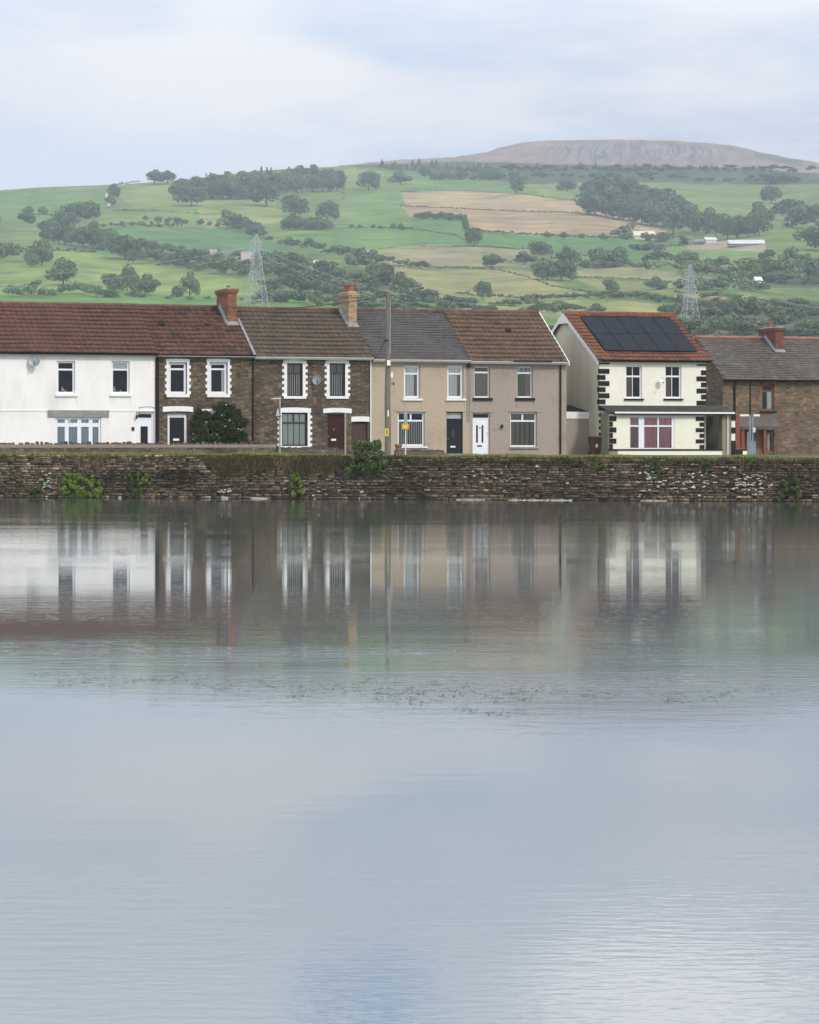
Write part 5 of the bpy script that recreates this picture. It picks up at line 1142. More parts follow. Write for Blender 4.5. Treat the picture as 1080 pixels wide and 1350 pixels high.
def barn(x, y, wpx, dpx, hz, rz, wm, rm, label, name='farm_building', cat='barn', pitch=.35, wins=0):
    P = T(x, y); k = P.y/F; o = empty(name, P-Vector((0,0,.3)), rz); tag(o, label, cat); L, D = wpx*k, dpx
    b = MB(); H = hz*k
    b.box(-L/2,L/2,0,D,0,H); 
    b.prism([(-L/2,0,H),(-L/2,D,H),(-L/2,D/2,H+D*pitch*.5)], L, (1,0,0)); b.build('wall', wm, o)
    r = MB(); e = .4; t = .25
    for s_ in (0,1):
        y0, y1 = (-e, D/2) if s_ == 0 else (D+e, D/2); z0 = H-e*pitch; z1 = H+D*pitch*.5
        r.hexa([(-L/2-e,y0,z0+.05),(L/2+e,y0,z0+.05),(L/2+e,y1,z1+.05),(-L/2-e,y1,z1+.05),(-L/2-e,y0,z0+.05+t),(L/2+e,y0,z0+.05+t),(L/2+e,y1,z1+.05+t),(-L/2-e,y1,z1+.05+t)])
    r.build('roof', rm, o)
    for i in range(wins):
        w_ = MB(); xx = -L/2+L*(i+.5)/wins; w_.box(xx-.5,xx+.5,-.04,.04,H*.45,H*.75); w_.build('window', BLACKP, o)
    return o
PALE_R = mat('pale_sheet_roof', (.62,.62,.60), (.52,.52,.50), .6, .2); GREYR = mat('grey_far_roof', (.22,.21,.20), (.17,.165,.16), .8, .3); MINT = mat('mint_sheet_roof', (.22,.42,.35), (.18,.36,.30), .6, .2)
CREAMW = mat('cream_far_wall', (.62,.57,.42), (.54,.49,.36), .8, .2)
barn(851, 316, 28, 12, 6, .1, CREAMW, CREAMW, 'long cream barn below the big hillside wood', pitch=.5)
barn(985, 324, 46, 16, 3.5, -.05, GREYR, PALE_R, 'long low shed with pale roof in the right farmyard', cat='shed', pitch=.3)
barn(938, 319, 14, 10, 3.5, .1, PALE_R, PALE_R, 'small white farm building between the barn and the long shed', cat='shed')
barn(922, 322, 12, 9, 4, -.2, GREYR, GREYR, 'grey farm shed left of the small white building', cat='shed')
barn(285, 342, 10, 9, 5, .5, GREYR, mat('pink_far_roof', (.33,.25,.22), (.27,.21,.19), .8, .3), 'grey farmhouse among trees left of the pylon', cat='farmhouse', pitch=.8, wins=2)
barn(296, 347, 8, 8, 4, -.3, WHITE, GREYR, 'white gabled cottage between the grey farmhouse and the pylon', cat='cottage', pitch=.9, wins=1)
barn(328, 347.5, 17, 9, 6, .15, WHITE, mat('pink_far_roof2', (.36,.30,.28), (.3,.25,.23), .8, .3), 'white farmhouse with pinkish roof beside the left pylon', cat='farmhouse', pitch=.9, wins=3)
barn(198, 337, 12, 8, 2.5, .1, GREYR, PALE_R, 'pale roofed shed among the trees on the left slope', cat='shed')
barn(420, 349, 13, 8, 3, -.1, WHITE, PALE_R, 'low white building right of the pylon', cat='cottage', wins=2)
barn(428, 364, 22, 14, 2.5, -.25, GREYR, MINT, 'mint green roofed shed in the valley', cat='shed', pitch=.4)
barn(1003, 378, 8, 8, 4, .2, WHITE, WHITE, 'white cottage among trees at the lower right', cat='cottage', pitch=.8, wins=2)
barn(970, 371, 9, 7, 2.5, .2, GREYR, PALE_R, 'small pale roofed cottage left of the white cottage', cat='cottage')
barn(617, 411.5, 9, 7, 1.6, .1, mat('pinkish_wall', (.42,.34,.29), (.36,.3,.26), .8, 1), GREYR, 'pinkish low building just above the terrace ridge', cat='shed')
# sheep-like pale specks are left to the ground texture

# ------------------------------------------------------------------ pylons
PYL = mat('pylon_steel', (.44,.46,.47), (.38,.40,.41), .5, .5)
def pylon(x, ytop, ybase, Y, wbase, label, arms):
    base = at(x, ybase, Y); H = (ybase-ytop)/F*Y; o = empty('pylon', base, .35); tag(o, label, 'pylon'); b = MB(); k = Y/F; hw = wbase*k/2
    def half(t): return hw*(1-t)**1.0*(.92)+.6*k*.7 if t < .62 else hw*.35*(1-t)/.38*.8+.35
    lv = [0,.16,.30,.42,.52,.62,.70,.78,.86,.93,1.0]; r = .078
    cor = lambda t: [(sx*half(t), sy*half(t), t*H) for sx, sy in ((-1,-1),(1,-1),(1,1),(-1,1))]
    for a, c in zip(lv[:-1], lv[1:]):
        A, Bc = cor(a), cor(c)
        for i in range(4):
            j = (i+1) % 4; b.tube([A[i],Bc[i]], r*1.3, 4, caps=False); b.tube([A[i],Bc[j]], r*.7, 4, caps=False); b.tube([A[j],Bc[i]], r*.7, 4, caps=False); b.tube([Bc[i],Bc[j]], r*.7, 4, caps=False)
    b.build('tower', PYL, o)
    for t, wl in arms:
        a = MB(); w = wl*k; z = t*H; h_ = half(t)
        for s_ in (-1,1):
            for sy in (-1,1): a.tube([(s_*h_,sy*h_,z),(s_*w,0,z+.1)], r*.9, 4, caps=False); a.tube([(s_*h_,sy*h_,z+1.6),(s_*w,0,z+.1)], r*.7, 4, caps=False)
            for q in (.35,.7): a.tube([(s_*(h_+(w-h_)*q),-h_*(1-q),z),(s_*(h_+(w-h_)*q),0,z+1.6*(1-q))], r*.5, 4, caps=False)
            a.tube([(s_*w,0,z),(s_*w,0,z-1.4)], .12, 5)
        a.build('cross_arm', PYL, o)
    return o, H
pylon(338, 309, 412, 1000, 30, 'tall lattice pylon on the left behind the dark stone house', ((.70,8),(.80,10),(.90,7)))
pylon(910, 349, 450, 1010, 28, 'tall lattice pylon on the right behind the cream house', ((.70,9),(.80,11),(.90,7)))

def cable(P0, P1, sag, r, label, m=WIREM, n=20, name='overhead_cable'):
    b = MB(); pts = []
    for i in range(n+1): t = i/n; p = P0.lerp(P1, t); p.z -= sag*4*t*(1-t); pts.append(p)
    b.tube(pts, r, 5, caps=False); o = b.build(name, m); tag(o, label, 'cable'); return o
LW = mat('line_wire', (.5,.52,.54), None, .5, 1)
cable(at(331,325,1000), at(-300,352,900), 6, .03, 'power line from the left pylon towards the left edge, upper wire', LW); cable(at(330,335,1000), at(-300,372,900), 6, .03, 'power line from the left pylon towards the left edge, lower wire', LW)
cable(at(345,327,1000), at(903,362,1010), 14, .03, 'power line spanning between the two pylons, upper wire', LW, 40); cable(at(346,337,1000), at(903,372,1010), 15, .03, 'power line spanning between the two pylons, lower wire', LW, 40)
cable(at(917,362,1010), at(1500,392,1100), 8, .03, 'power line from the right pylon to the right edge, upper wire', LW); cable(at(918,373,1010), at(1500,404,1100), 8, .03, 'power line from the right pylon to the right edge, lower wire', LW)

# ------------------------------------------------------------------ utility pole, street signs
PY = 137.0
pb0, pt0 = at(511, 600, PY), at(512, 385, PY)
o = empty('utility_pole', Vector((pb0.x,PY,GZ-.05))); tag(o, 'tall weathered wooden utility pole with cables and a yellow plate', 'utility pole')
Hh = pt0.z-GZ+.05
b = MB(); n = 14; b.tube([(.035*i/n+.012*math.sin(i*.9), 0, Hh*i/n) for i in range(n+1)], .145, 12, .105); b.build('pole', WOODP, o, smooth=False)
def pz(y): return CAMH+(HY-y)/F*PY-GZ+.05
b = MB(); b.tube([(.10,-.13,pz(466)),(.12,-.125,pz(396))], .022, 6); b.build('conduit', STEEL, o)
b = MB(); b.box(-.02,.14,-.26,-.13,pz(482),pz(475)); b.build('junction_box', WHITE, o)
b = MB(); b.tube([(.19,-.06,pz(498)),(.19,-.06,pz(491))], .055, 10); b.tube([(.05,-.06,pz(495)),(.19,-.06,pz(495))], .02, 5); b.build('insulator', WHITE, o)
b = MB(); b.tube([(.14,0,pz(506)),(.28,0,pz(506))], .02, 6); b.box(.25,.31,-.03,.03,pz(508),pz(504)); b.build('bracket', WIREM, o)
b = MB(); b.box(-.11,.05,-.165,-.145,pz(575),pz(565)); b.build('yellow_plate', YELLOW, o)
b = MB(); b.box(-.06,.0,-.172,-.166,pz(573),pz(567)); b.build('plate_symbol', TERRA, o)
b = MB(); b.box(-.0,.06,-.16,-.14,pz(549),pz(541)); b.build('plate', WHITE, o)
b = MB(); b.lathe([(.125,0),(.13,.02),(.13,.06),(.12,.08)], (.0,0,pz(450)), 12); b.tube([(-.1,0,pz(449)),(-.2,.1,pz(448))], .03, 6); b.build('cable_clamp', WIREM, o)
tp = Vector((pb0.x+.03, PY, pt0.z-.12))
cable(tp, at(300,405,178), .30, .022, 'black cable from the utility pole sagging left over the dark stone house roof')
cable(tp+Vector((.08,0,0)), at(790,424,205), .75, .022, 'black cable from the utility pole sagging right over the terrace ridge')
e_ = ROW.world(ROW.at(491.5,None,-.35),-.35,EAVE+GZ-.15); cable(Vector((pb0.x-.08,PY,CAMH+(HY-447)/F*PY)), e_, .1, .018, 'short black service cable from the pole down to the eave of the beige house')
cable(at(895,432,190), at(1180,434.5,190), .15, .018, 'thin black cable passing behind the brick chimney on the right')
# distribution post behind the cream house
b = MB(); p_ = at(909,445,196); b.tube([(0,0,-8),(0,0,.8)], .11, 8, .08); b.tube([(-.2,0,.5),(.2,0,.5)], .03, 5); o = b.build('cable_post', WIREM, None, p_); tag(o, 'dark post top rising behind the cream house roof', 'post')

# warning sign seen side-on, on the left
def post_base(x, Y, z=GZ-.05): return Vector(((x-540)/F*Y, Y, z))
YS1 = 145.0
def zz(y, Y): return CAMH+(HY-y)/F*Y-GZ+.05
o = empty('road_sign', post_base(369,YS1)); tag(o, 'grey post with small red triangular warning sign turned edge-on and a short top arm', 'road sign')
b = MB(); b.tube([(0,0,0),(0,0,zz(526,YS1))], .042, 8); b.build('post', STEEL, o)
b = MB(); b.hexa([(-.40,-.05,zz(526.3,YS1)),(.04,-.05,zz(525.6,YS1)),(.04,.05,zz(525.6,YS1)),(-.40,.05,zz(526.3,YS1)),(-.40,-.04,zz(525.3,YS1)),(.04,-.04,zz(524.0,YS1)),(.04,.04,zz(524.0,YS1)),(-.40,.04,zz(525.3,YS1))]); b.build('top_arm', PALE_R, o)
s_ = empty('warning_plate', parent=o); s_.location = (-.09,-.06,zz(544,YS1)); s_.rotation_euler = (0,0,math.radians(-62)); 
b = MB(); b.prism([(-.33,0,-.22),(.33,0,-.22),(0,0,.36)], .012, (0,1,0)); b.build('red_border', REDP, s_)
b = MB(); b.prism([(-.22,-.004,-.15),(.22,-.004,-.15),(0,-.004,.23)], .003, (0,1,0)); b.build('white_field', WHITE, s_)

YS2 = 140.0
o = empty('street_sign', post_base(534.6,YS2)); tag(o, 'thin grey post with orange plate in front of the beige house window', 'street sign')
b = MB(); b.tube([(0,0,0),(.02,0,zz(541,YS2))], .033, 8); b.build('post', PALE_R, o)
b = MB(); b.box(-.16,.16,-.06,-.035,zz(566,YS2),zz(558.5,YS2)); b.build('orange_plate', ORANGE, o)
b = MB(); b.box(-.09,.09,-.064,-.06,zz(563.6,YS2),zz(561,YS2)); b.build('plate_panel', YELLOW, o)
b = MB(); b.box(-.07,.09,-.05,-.03,zz(558,YS2),zz(540.5,YS2)); b.tube([(-.07,0,zz(541,YS2)),(.1,0,zz(540.6,YS2))], .02, 5); b.build('grey_plate', STEEL, o)

# terracotta chimney-pot planter by the pole
pp = ROW.world(ROW.at(518),-1.0,GZ); o = empty('planter_pot', pp); tag(o, 'tall terracotta pot standing behind the utility pole', 'pot')
b = MB(); b.lathe([(.17,0),(.19,.05),(.15,.1),(.15,.42),(.2,.46),(.2,.56),(.15,.58),(.13,.45)], sides=14); b.build('pot', TERRA, o)

# timber post beside the maroon door, street cabinet and sign posts on the right
YS4 = 146.0
b = MB(); b.box(-.04,.04,-.04,.04,0,zz(546,YS4)); b.box(-.05,.05,-.05,.05,zz(546,YS4)+.002,zz(545,YS4)+.02); o = b.build('timber_post', mat('pale_timber', (.36,.30,.21), (.28,.23,.16), .9, 4, stretch=(4,4,.5)), None, post_base(455.5,YS4)); tag(o, 'slim pale timber post in front of the maroon door', 'post')
YC = 150.0
o = empty('street_cabinet', post_base(991,YC)); tag(o, 'blue grey post with equipment cabinet and white name boards on the right', 'street cabinet')
b = MB(); b.box(-.16,.20,-.12,.12,0,zz(582.5,YC)); b.box(-.18,.22,-.14,.14,zz(582.5,YC),zz(581.5,YC)); b.build('cabinet', mat('blue_grey_paint', (.22,.26,.31), (.18,.215,.26), .6, 4), o)
b = MB(); b.box(-.11,-.03,-.05,.05,zz(581.5,YC),zz(546.5,YC)); b.box(.02,.09,-.04,.04,zz(581.5,YC),zz(546.5,YC)); b.build('post', MATS['blue_grey_paint'], o)
b = MB(); b.box(-.58,-.14,-.09,-.06,zz(548.8,YC),zz(546.2,YC)); b.build('name_board', WHITE, o)
b = MB(); b.box(.1,.40,-.09,-.06,zz(548.8,YC),zz(546.2,YC)); b.build('name_board', WHITE, o)
b = MB(); b.box(.05,.19,-.08,-.05,zz(570,YC),zz(563.5,YC)); b.build('notice_plate', PALE_R, o)
b = MB(); b.box(-.22,-.12,-.06,.02,zz(572,YC),zz(569,YC)); b.build('sign_clamp', mat('rusty_metal', (.30,.18,.07), (.22,.12,.05), .8, 6), o)
# slim stakes by the stone house front
b = MB(); b.tube([(0,0,0),(.01,0,zz(570,152))], .035, 6); o = b.build('timber_post', MATS['pale_timber'], None, post_base(986,152)); tag(o, 'slim pale timber stake left of the blue grey cabinet', 'post')

# ------------------------------------------------------------------ garden walls
GW = stone_mat('garden_wall_stone', [(.10,.075,.055),(.16,.12,.09),(.13,.10,.075),(.21,.165,.12),(.075,.058,.042)], (.09,.072,.055), 4.5, 11, seed=2.2)
GC = mat('wall_render_band', (.27,.215,.17), (.20,.16,.125), .95, 7, bump=.01)
def garden_wall(x0, x1, w, ytop, band, label, cren=True, cop=False, seed=1):
    s0, s1 = ROW.at(x0,None,w), ROW.at(x1,None,w); o = empty('garden_wall', ROW.world(s0,w,GZ), TH); tag(o, label, 'wall'); L = s1-s0
    za = ROW.at(x0,ytop,w)[1]-GZ; zb_ = ROW.at(x1,ytop,w)[1]-GZ; D = ROW.world((s0+s1)/2,w).y; hb_ = band*D/F; rg = random.Random(seed)
    b = MB(); b.hexa([(0,0,-.2),(L,0,-.2),(L,.3,-.2),(0,.3,-.2),(0,0,za-hb_),(L,0,zb_-hb_),(L,.3,zb_-hb_),(0,.3,za-hb_)]); b.build('stonework', GW, o)
    if band: b = MB(); b.hexa([(0,-.03,za-hb_+.002),(L,-.03,zb_-hb_+.002),(L,.33,zb_-hb_+.002),(0,.33,za-hb_+.002),(0,-.01,za),(L,-.01,zb_),(L,.31,zb_),(0,.31,za)]); b.build('render_band', GC, o)
    if cren or cop:
        b = MB(); u = 0
        while u < L-.2:
            wd = rg.uniform(.12,.26) if cren else rg.uniform(.14,.2); hh = rg.uniform(.07,.17) if cren else rg.uniform(.10,.14); z = za+(zb_-za)*u/L; t = rg.uniform(.6,1.15); sk = rg.uniform(-.03,.03)
            if not(cren and rg.random() < .08): b.hexa([(u,.02,z+.002),(u+wd,.02,z+.002),(u+wd,.28,z+.002),(u,.28,z+.002),(u+.03+sk,.06,z+hh),(u+wd-.03+sk,.06,z+hh*rg.uniform(.8,1)),(u+wd-.03+sk,.25,z+hh),(u+.02+sk,.25,z+hh)], t)
            u += wd+(rg.uniform(.005,.09) if cren else .01)
        b.build('coping_stones', mat('coping_stone', (.10,.08,.065), (.07,.056,.045), .95, 8), o)
    return o
garden_wall(-100, 364, -2.4, 586, 4.2, 'long garden wall with jagged upright stones along its top before the white house', True)
garden_wall(366, 452, -2.2, 592.5, 0, 'low dark garden wall in front of the dark stone house', False, True, 2)
garden_wall(522, 587, -1.6, 596.0, 0, 'very low dark wall in front of the beige house', False, True, 3)

# ------------------------------------------------------------------ plants on the walls
def plant(name, c, lob, n, size, m, label, cat='shrub', seed=1, group=None, flowers=0, fm=None, stems=0, parent=None, jit=.7):
    rs = np.random.RandomState(seed); V, Q = clump(lob, n, size, rs, jit); t = rs.uniform(.55,1.4,len(Q)); col = np.stack([t*rs.uniform(.9,1.2,len(Q)),t,t*rs.uniform(.7,1,len(Q))],1)
    o = empty(name, c); tag(o, label, cat, group); mesh_obj('foliage', V, Q, m, col, o)
    if flowers:
        P = np.array([np.array(l[0])+np.array(l[1])*np.array((rs.uniform(-1,1), -1, rs.uniform(-1,1)))*.8 for l in [lob[rs.randint(len(lob))] for _ in range(flowers)]])
        b = MB()
        for p in P: b.lathe([(.01,-.02),(.05,0),(.035,.03)], tuple(p), 6, 1, .6)
        b.build('flowers', fm, o)
    if stems:
        b = MB(); rg = random.Random(seed)
        for i in range(stems): l = lob[rg.randrange(len(lob))][0]; b.tube([(l[0]*.2,0,0),(l[0]*.7,l[1]*.6,l[2]*.6),tuple(l)], .012, 4, .004)
        b.build('stem', BARK, o)
    return o
IVY = mat('dark_ivy_leaf', (.022,.040,.012), (.038,.060,.018), .75, 3, spec=.15); BUSH = mat('bush_leaf', (.05,.085,.022), (.085,.125,.035), .65, 2.5, spec=.3); BRIGHT = mat('bright_weed_leaf', (.11,.19,.03), (.15,.22,.045), .7, 3, spec=.2)
DRY = mat('dry_creeper_leaf', (.070,.062,.032), (.045,.048,.02), .85, 3, spec=.1)
# climbing shrub on the second house: lobes placed over the wall area it covers
lob = []; rs = np.random.RandomState(3); c0 = ROW.world(ROW.at(290),-.35,GZ); s_c = ROW.at(290)
for i in range(130):
    x = rs.uniform(258,323); top = 531+ (max(0,(abs(x-281)-14))*.28) + (4 if 288 < x < 294 else 0)
    if x > 310: top += (x-310)*.9
    if x < 264: top += (264-x)*2.2
    y = rs.uniform(top+3, 596); t, z = ROW.at(x, y, -.35); lob.append((((t-s_c)*math.cos(TH), (t-s_c)*math.sin(TH)-rs.uniform(0,.25), z-GZ), (rs.uniform(.17,.28),.16,rs.uniform(.15,.26))))
plant('climbing_rose', c0, lob, 24000, .06, IVY, 'large dark climbing shrub with a few pale flowers against the brown stone house', flowers=26, fm=mat('pale_petal', (.75,.66,.52), (.7,.55,.45), .7, 5), stems=8, seed=4)
# things rooted on the quay wall
def wall_plant(x0, x1, y0, y1, n, m, label, name, cat, seed, size=.05, nl=30, out=.12, r=(.08,.16), flowers=0, fm=None, group=None):
    rs = np.random.RandomState(seed); uc, zc = on_wall((x0+x1)/2, y1); c = WALL0+WD*uc; c.z = zc; lob = []
    for i in range(nl):
        a = rs.uniform(-1,1); v = rs.uniform(0,1); 
        if abs(a) > 1-.55*v**2: a *= .6
        x = (x0+x1)/2+a*(x1-x0)/2; y = y1+(y0-y1)*v; u, z = on_wall(x, y); p = WALL0+WD*u+WN*(.03+rs.uniform(0,out)); lob.append((((p.x-c.x),(p.y-c.y),z-c.z),(rs.uniform(*r),rs.uniform(*r)*.7,rs.uniform(*r))))
    return plant(name, c, lob, n, size, m, label, cat, seed, group, flowers, fm)
wall_plant(462,512,584,622,5500,BUSH,'green bushy shrub spilling over the quay wall beside the utility pole','bush','shrub',11,.05,55,.35,(.12,.22))
wall_plant(82,112,624,655,2600,BRIGHT,'bright green grassy weed clump left low on the quay wall','weed_clump','plant',12,.045,26,.2,(.08,.15))
wall_plant(104,136,628,654,2400,BRIGHT,'bright green weed clump with yellow tips right of the first low clump','weed_clump','plant',13,.045,26,.2,(.08,.15))
wall_plant(158,192,626,652,1500,BUSH,'dull green weed patch on the quay wall below the white house door','weed_clump','plant',14,.045,18,.12,(.06,.12))
wall_plant(186,200,626,640,700,BRIGHT,'small light green fern high on the left part of the quay wall','fern','fern',15,.04,9,.12,(.05,.09))
wall_plant(383,402,624,652,1800,BRIGHT,'bright green fern low on the quay wall below the dark stone house','fern','fern',16,.045,16,.2,(.07,.13))
wall_plant(36,58,640,656,900,BUSH,'low green weeds at the waterline by the left edge','weed_clump','plant',17,.045,10,.15,(.06,.11))
wall_plant(855,875,606,622,700,BUSH,'dark green tuft under the grass of the right part of the wall','weed_clump','plant',18,.045,10,.1,(.06,.11))
wall_plant(922,942,608,620,700,BUSH,'dark green ivy tuft on the wall below the canopy end','weed_clump','plant',19,.045,10,.1,(.06,.11))
wall_plant(982,1000,606,620,600,BUSH,'small dark tuft on the wall below the blue grey cabinet','weed_clump','plant',20,.045,8,.1,(.06,.11))
wall_plant(1028,1060,628,660,1600,BUSH,'rough green weeds on the wall at the right edge','weed_clump','plant',21,.045,18,.2,(.07,.13))
wall_plant(752,800,606,616,900,BUSH,'thin band of green plants under the grass below the wheelie bin','weed_clump','plant',22,.04,16,.08,(.05,.09))
wall_plant(200,262,620,640,1200,DRY,'dull brown green creeper patch on the wall below the stone house door','creeper','plant',28,.045,18,.05,(.06,.12))
# overhanging dead grass and creeper from the top of the wall
def drape(x0, x1, ylow, n, label, seed, m, name='creeper', dens=1.0):
    rs = np.random.RandomState(seed); u0, u1 = on_wall(x0,610)[0], on_wall(x1,610)[0]; u = rs.uniform(u0,u1,n); zt = np.array([wtop(a) for a in u])+.05; zl = on_wall((x0+x1)/2, ylow)[1]
    f = np.clip(np.sin((u-u0)/(u1-u0)*math.pi)*1.6,0,1); v = rs.rand(n)**1.3*(.35+.65*vn(u*1.1,u*0+seed))*f; z = zt-(zt-zl)*v
    o_ = .02+rs.uniform(0,.14,n)*(1-v*.5); P = np.array(WALL0)[None]+np.outer(u,np.array(WD))+np.outer(o_,np.array(WN)); P[:,2] = z
    ln = rs.uniform(.07,.2,n); w = rs.uniform(.008,.022,n); dx = np.outer(w, np.array(WD)); dr = rs.normal(0,.35,n)
    tip = P+np.outer(ln*dr,np.array(WD))+np.outer(rs.uniform(-.2,.4,n)*ln,np.array(WN)); tip[:,2] -= ln
    V = np.concatenate([P-dx,P+dx,tip+dx*.2,tip-dx*.2]); i = np.arange(n); Q = np.stack([i,i+n,i+2*n,i+3*n],1); t = rs.uniform(.5,1.6,n); col = np.stack([t*rs.uniform(.9,1.35,n),t,t*rs.uniform(.7,1,n)],1)
    o = mesh_obj(name, V, Q, m, col); tag(o, label, 'creeper', kind='stuff')
drape(262,470,640,5200,'brown green creeper and dead grass hanging over the wall below the stone houses',1,DRY)
drape(360,392,640,400,'pale dry stalks hanging on the wall below the road sign',2,mat('straw_leaf',(.15,.11,.06),(.10,.075,.04),.9,3))
drape(98,142,628,350,'dry brown stalks above the bright weeds on the left',3,MATS['straw_leaf'])
drape(500,800,612,900,'short dark moss and grass fringe under the verge in the middle',4,DRY)
drape(800,1100,613,900,'patchy grass fringe under the verge on the right',5,DRY)
drape(-60,262,609,600,'short grass fringe under the verge on the left',6,DRY)

# little white flowers and lichen tufts growing from the wall face
WFL = mat('white_flower', (.55,.54,.47), (.42,.41,.35), .8, 6)
def flower_patch(x0,x1,y0,y1,n,seed,label):
    rs = np.random.RandomState(seed); b = MB(); cx, cy = (x0+x1)/2, (y0+y1)/2
    for i in range(n):
        a = rs.normal(0,.42), rs.normal(0,.42); x = cx+a[0]*(x1-x0)/2*1.2; y = cy+a[1]*(y1-y0)/2*1.2; y = min(max(y,610),657); u, z = on_wall(x,y); s = rs.uniform(.02,.06)
        for k in range(2): b.lathe([(s*.3,-s*.4),(s,0),(s*.5,s*.5)], (u+rs.uniform(-.05,.05)*1.5,-.06-rs.uniform(0,.05),z+rs.uniform(-.03,.03)), 6, rs.uniform(.8,1.6), .6, rs.uniform(.6,1.3))
    o = b.build('flower_patch', WFL, None, WALL0, rot=(0,0,WTH)); tag(o, label, 'flowers', kind='stuff')
flower_patch(832,880,612,655,30,1,'white wall flowers below the bay window'); flower_patch(880,945,620,652,50,2,'dense white wall flowers below the canopy'); flower_patch(960,1020,620,656,60,3,'dense white wall flowers below the sign posts')
flower_patch(45,75,612,655,22,4,'scattered white flowers at the left end of the wall'); flower_patch(540,760,612,655,22,5,'sparse white flowers on the middle of the wall'); flower_patch(380,480,630,656,16,6,'white specks low on the wall beside the fern'); flower_patch(286,306,642,654,14,7,'small pale flower heap near the waterline below the rose bush')

# ------------------------------------------------------------------ water
def build_water():
    b = MB(); b.poly([(-260,-60,0),(260,-60,0),(260,210,0),(-260,210,0)])
    m = bpy.data.materials.new('pond_water'); m.use_nodes = True; N = m.node_tree.nodes; Lk = m.node_tree.links; out = N['Material Output']; N.remove(N['Principled BSDF'])
    geo = N.new('ShaderNodeNewGeometry')
    def noise(sc, stretch, det=2, rough=.5, loc=(0,0,0), rot=0):
        mp = N.new('ShaderNodeMapping'); mp.inputs['Scale'].default_value = stretch; mp.inputs['Location'].default_value = loc; mp.inputs['Rotation'].default_value = (0,0,rot); Lk.new(geo.outputs['Position'], mp.inputs[0])
        n = N.new('ShaderNodeTexNoise'); n.inputs['Scale'].default_value = sc; n.inputs['Detail'].default_value = det; n.inputs['Roughness'].default_value = rough; Lk.new(mp.outputs[0], n.inputs['Vector']); return n.outputs['Fac']
    def rng(v, a, b_, c, d):
        r = N.new('ShaderNodeMapRange'); r.interpolation_type = 'SMOOTHSTEP'; r.inputs[1].default_value = a; r.inputs[2].default_value = b_; r.inputs[3].default_value = c; r.inputs[4].default_value = d; Lk.new(v, r.inputs[0]); return r.outputs[0]
    def mth(op, a, b_):
        q = N.new('ShaderNodeMath'); q.operation = op
        for i, s in enumerate((a, b_)):
            if isinstance(s, (int,float)): q.inputs[i].default_value = s
            else: Lk.new(s, q.inputs[i])
        return q.outputs[0]
    small = noise(1, (5.5,13,1), 2, .55, rot=.06)
    mid = noise(1, (1.1,3.2,1), 2, .5, loc=(4,9,0), rot=-.05)
    gust = rng(noise(1, (.035,.085,1), 4, .55, loc=(2.2,8,0)), .44, .62, .25, 1.0)           # cat's-paws of breeze
    near = noise(1, (2.0,8.5,1), 3, .55, loc=(1,3,0), rot=.04)
    gust2 = rng(noise(1, (.11,.22,1), 3, .5, loc=(5,1,0)), .42, .60, .15, 1.0)
    sp = N.new('ShaderNodeSeparateXYZ'); Lk.new(geo.outputs['Position'], sp.inputs[0]); Yw = mth('ADD', sp.outputs[1], mth('MULTIPLY', noise(1, (.05,.12,1), 3, .5), 6.0))
    # sheltered below the wall, ruffled further out, a calm lane, then ripples again near the bank
    zone = mth('ADD', mth('MULTIPLY', rng(Yw, 32.5, 37.5, 1.1, .36), rng(Yw, 26, 30, .2, 1)), mth('ADD', rng(Yw, 16.5, 21, .95, 0), rng(Yw, 46, 66, 0, .42)))
    hgt = mth('ADD', mth('MULTIPLY', near, mth('MULTIPLY', gust2, .0024)), mth('MULTIPLY', small, mth('MULTIPLY', gust, .0020)))
    hgt = mth('ADD', mth('MULTIPLY', hgt, zone), mth('MULTIPLY', mid, mth('MULTIPLY', rng(Yw, 45, 65, .6, .8), .0011)))
    bp = N.new('ShaderNodeBump'); bp.inputs['Strength'].default_value = 1; bp.inputs['Distance'].default_value = 1.0; Lk.new(hgt, bp.inputs['Height'])
    # the faces of ripples that lean to the shore breeze are the ones that show at grazing sight
    va = N.new('ShaderNodeVectorMath'); va.operation = 'ADD'; Lk.new(bp.outputs[0], va.inputs[0]); 
    tl = mth('ADD', rng(sp.outputs[1], 38, 80, -.0068, -.0027), rng(sp.outputs[1], 24, 32, -.0018, 0))
    cbx = N.new('ShaderNodeCombineXYZ'); Lk.new(tl, cbx.inputs[1]); Lk.new(cbx.outputs[0], va.inputs[1])
    vn_ = N.new('ShaderNodeVectorMath'); vn_.operation = 'NORMALIZE'; Lk.new(va.outputs[0], vn_.inputs[0])
    gl = N.new('ShaderNodeBsdfGlossy'); gl.inputs[0].default_value = (.93,.95,.97,1); gl.inputs['Roughness'].default_value = .012; Lk.new(vn_.outputs[0], gl.inputs['Normal'])
    df = N.new('ShaderNodeBsdfDiffuse'); df.inputs[0].default_value = (.10,.115,.11,1)
    fr = N.new('ShaderNodeFresnel'); fr.inputs[0].default_value = 2.3; Lk.new(vn_.outputs[0], fr.inputs['Normal'])
    mx = N.new('ShaderNodeMixShader'); Lk.new(fr.outputs[0], mx.inputs[0]); Lk.new(df.outputs[0], mx.inputs[1]); Lk.new(gl.outputs[0], mx.inputs[2]); Lk.new(mx.outputs[0], out.inputs[0])
    o = b.build('water', m); tag(o, kind='structure')
    b = MB(); b.poly([(-260,-60,-.9),(260,-60,-.9),(260,210,-.9),(-260,210,-.9)]); o = b.build('pond_bed', mat('mud', (.05,.045,.03), None, .95, 1)); tag(o, kind='structure')
build_water()
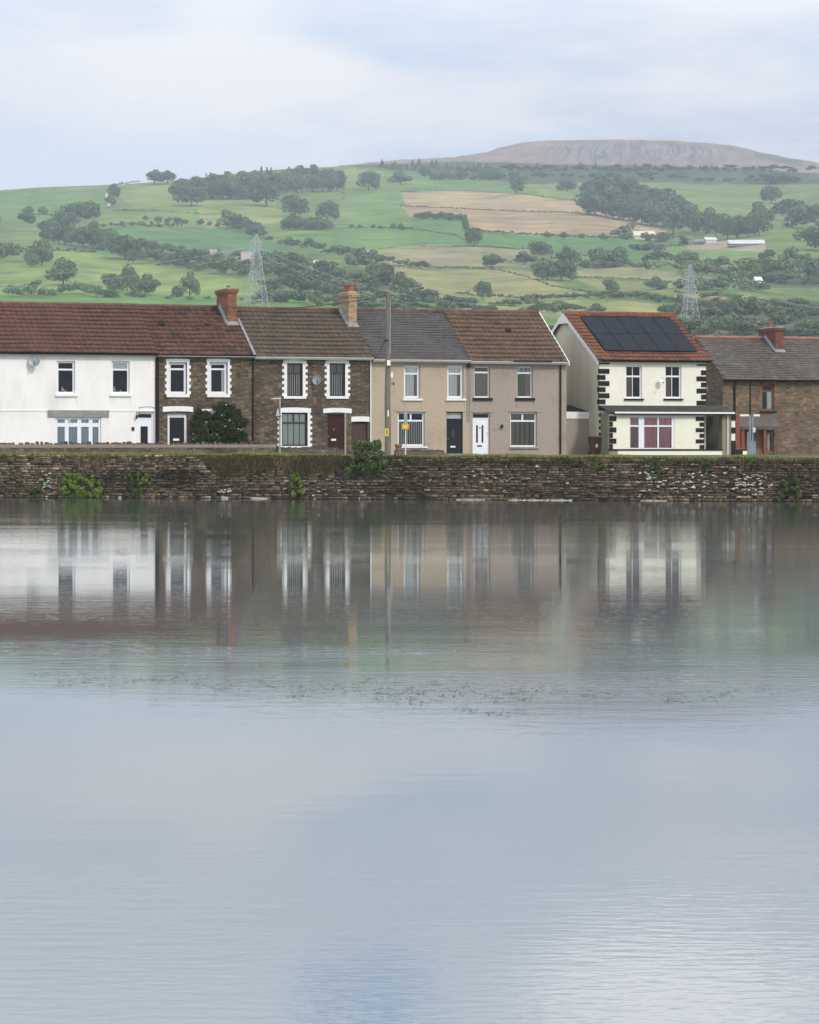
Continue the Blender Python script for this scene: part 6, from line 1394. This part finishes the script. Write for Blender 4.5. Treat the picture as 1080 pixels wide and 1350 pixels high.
# floating pondweed specks in loose bands
def weed(bands, label, seed):
    rs = np.random.RandomState(seed); P = []
    for (x0,y0,x1,y1,n,sp) in bands:
        t = rs.rand(n); x = x0+(x1-x0)*t+rs.normal(0,6,n); y = y0+(y1-y0)*t+rs.normal(0,sp,n)+3*np.sin(x*.05); 
        cl = vn(x*.09, y*.35); keep = cl > rs.uniform(.25,.75,n); x, y = x[keep], y[keep]
        Y = CAMH*F/(y-HY); P.append(np.stack([(x-540)/F*Y, Y, 0*Y+.003],1))
    P = np.concatenate(P); n = len(P); w = rs.uniform(.004,.019,n); l = rs.uniform(.003,.012,n); h_ = rs.uniform(.0003,.0013,n); z = np.zeros(n)
    V = np.concatenate([P+np.stack([-w,z,z],1), P+np.stack([z,-l,h_],1), P+np.stack([w,z,z],1), P+np.stack([z,l,h_],1)]); i = np.arange(n); Q = np.stack([i,i+n,i+2*n,i+3*n],1)
    o = mesh_obj('pondweed', V, Q, mat('pondweed_leaf', (.022,.026,.014), (.035,.038,.022), .8, 5), np.ones((n,3))); tag(o, label, 'pondweed', kind='stuff')
weed([(35,886,180,898,420,5),(60,906,190,898,260,3),(190,896,300,903,260,3),(210,893,330,890,160,3)], 'loose band of floating weed specks on the left of the water', 1)
weed([(285,905,480,908,500,5),(380,912,560,918,520,5),(470,893,560,912,320,7),(500,920,700,918,900,7),(560,903,700,912,420,5)], 'loose band of floating weed specks across the middle of the water', 2)
weed([(600,938,700,940,260,3),(700,915,900,912,520,5),(860,922,960,918,260,4),(900,908,1060,915,260,5)], 'loose band of floating weed specks on the right of the water', 3)
# ------------------------------------------------------------------ haze
def haze():
    b = MB(); b.box(-2600,2600,-90,4150,-2.0,420); m = bpy.data.materials.new('air_haze'); m.use_nodes = True; N = m.node_tree.nodes; N.remove(N['Principled BSDF'])
    v = N.new('ShaderNodeVolumePrincipled'); v.inputs['Color'].default_value = (.80,.88,1.0,1); v.inputs['Density'].default_value = .00016; v.inputs['Anisotropy'].default_value = 0
    m.node_tree.links.new(v.outputs[0], N['Material Output'].inputs['Volume']); o = b.build('haze', m); tag(o, kind='stuff', label='thin blue air haze over the valley', cat='haze')
haze()
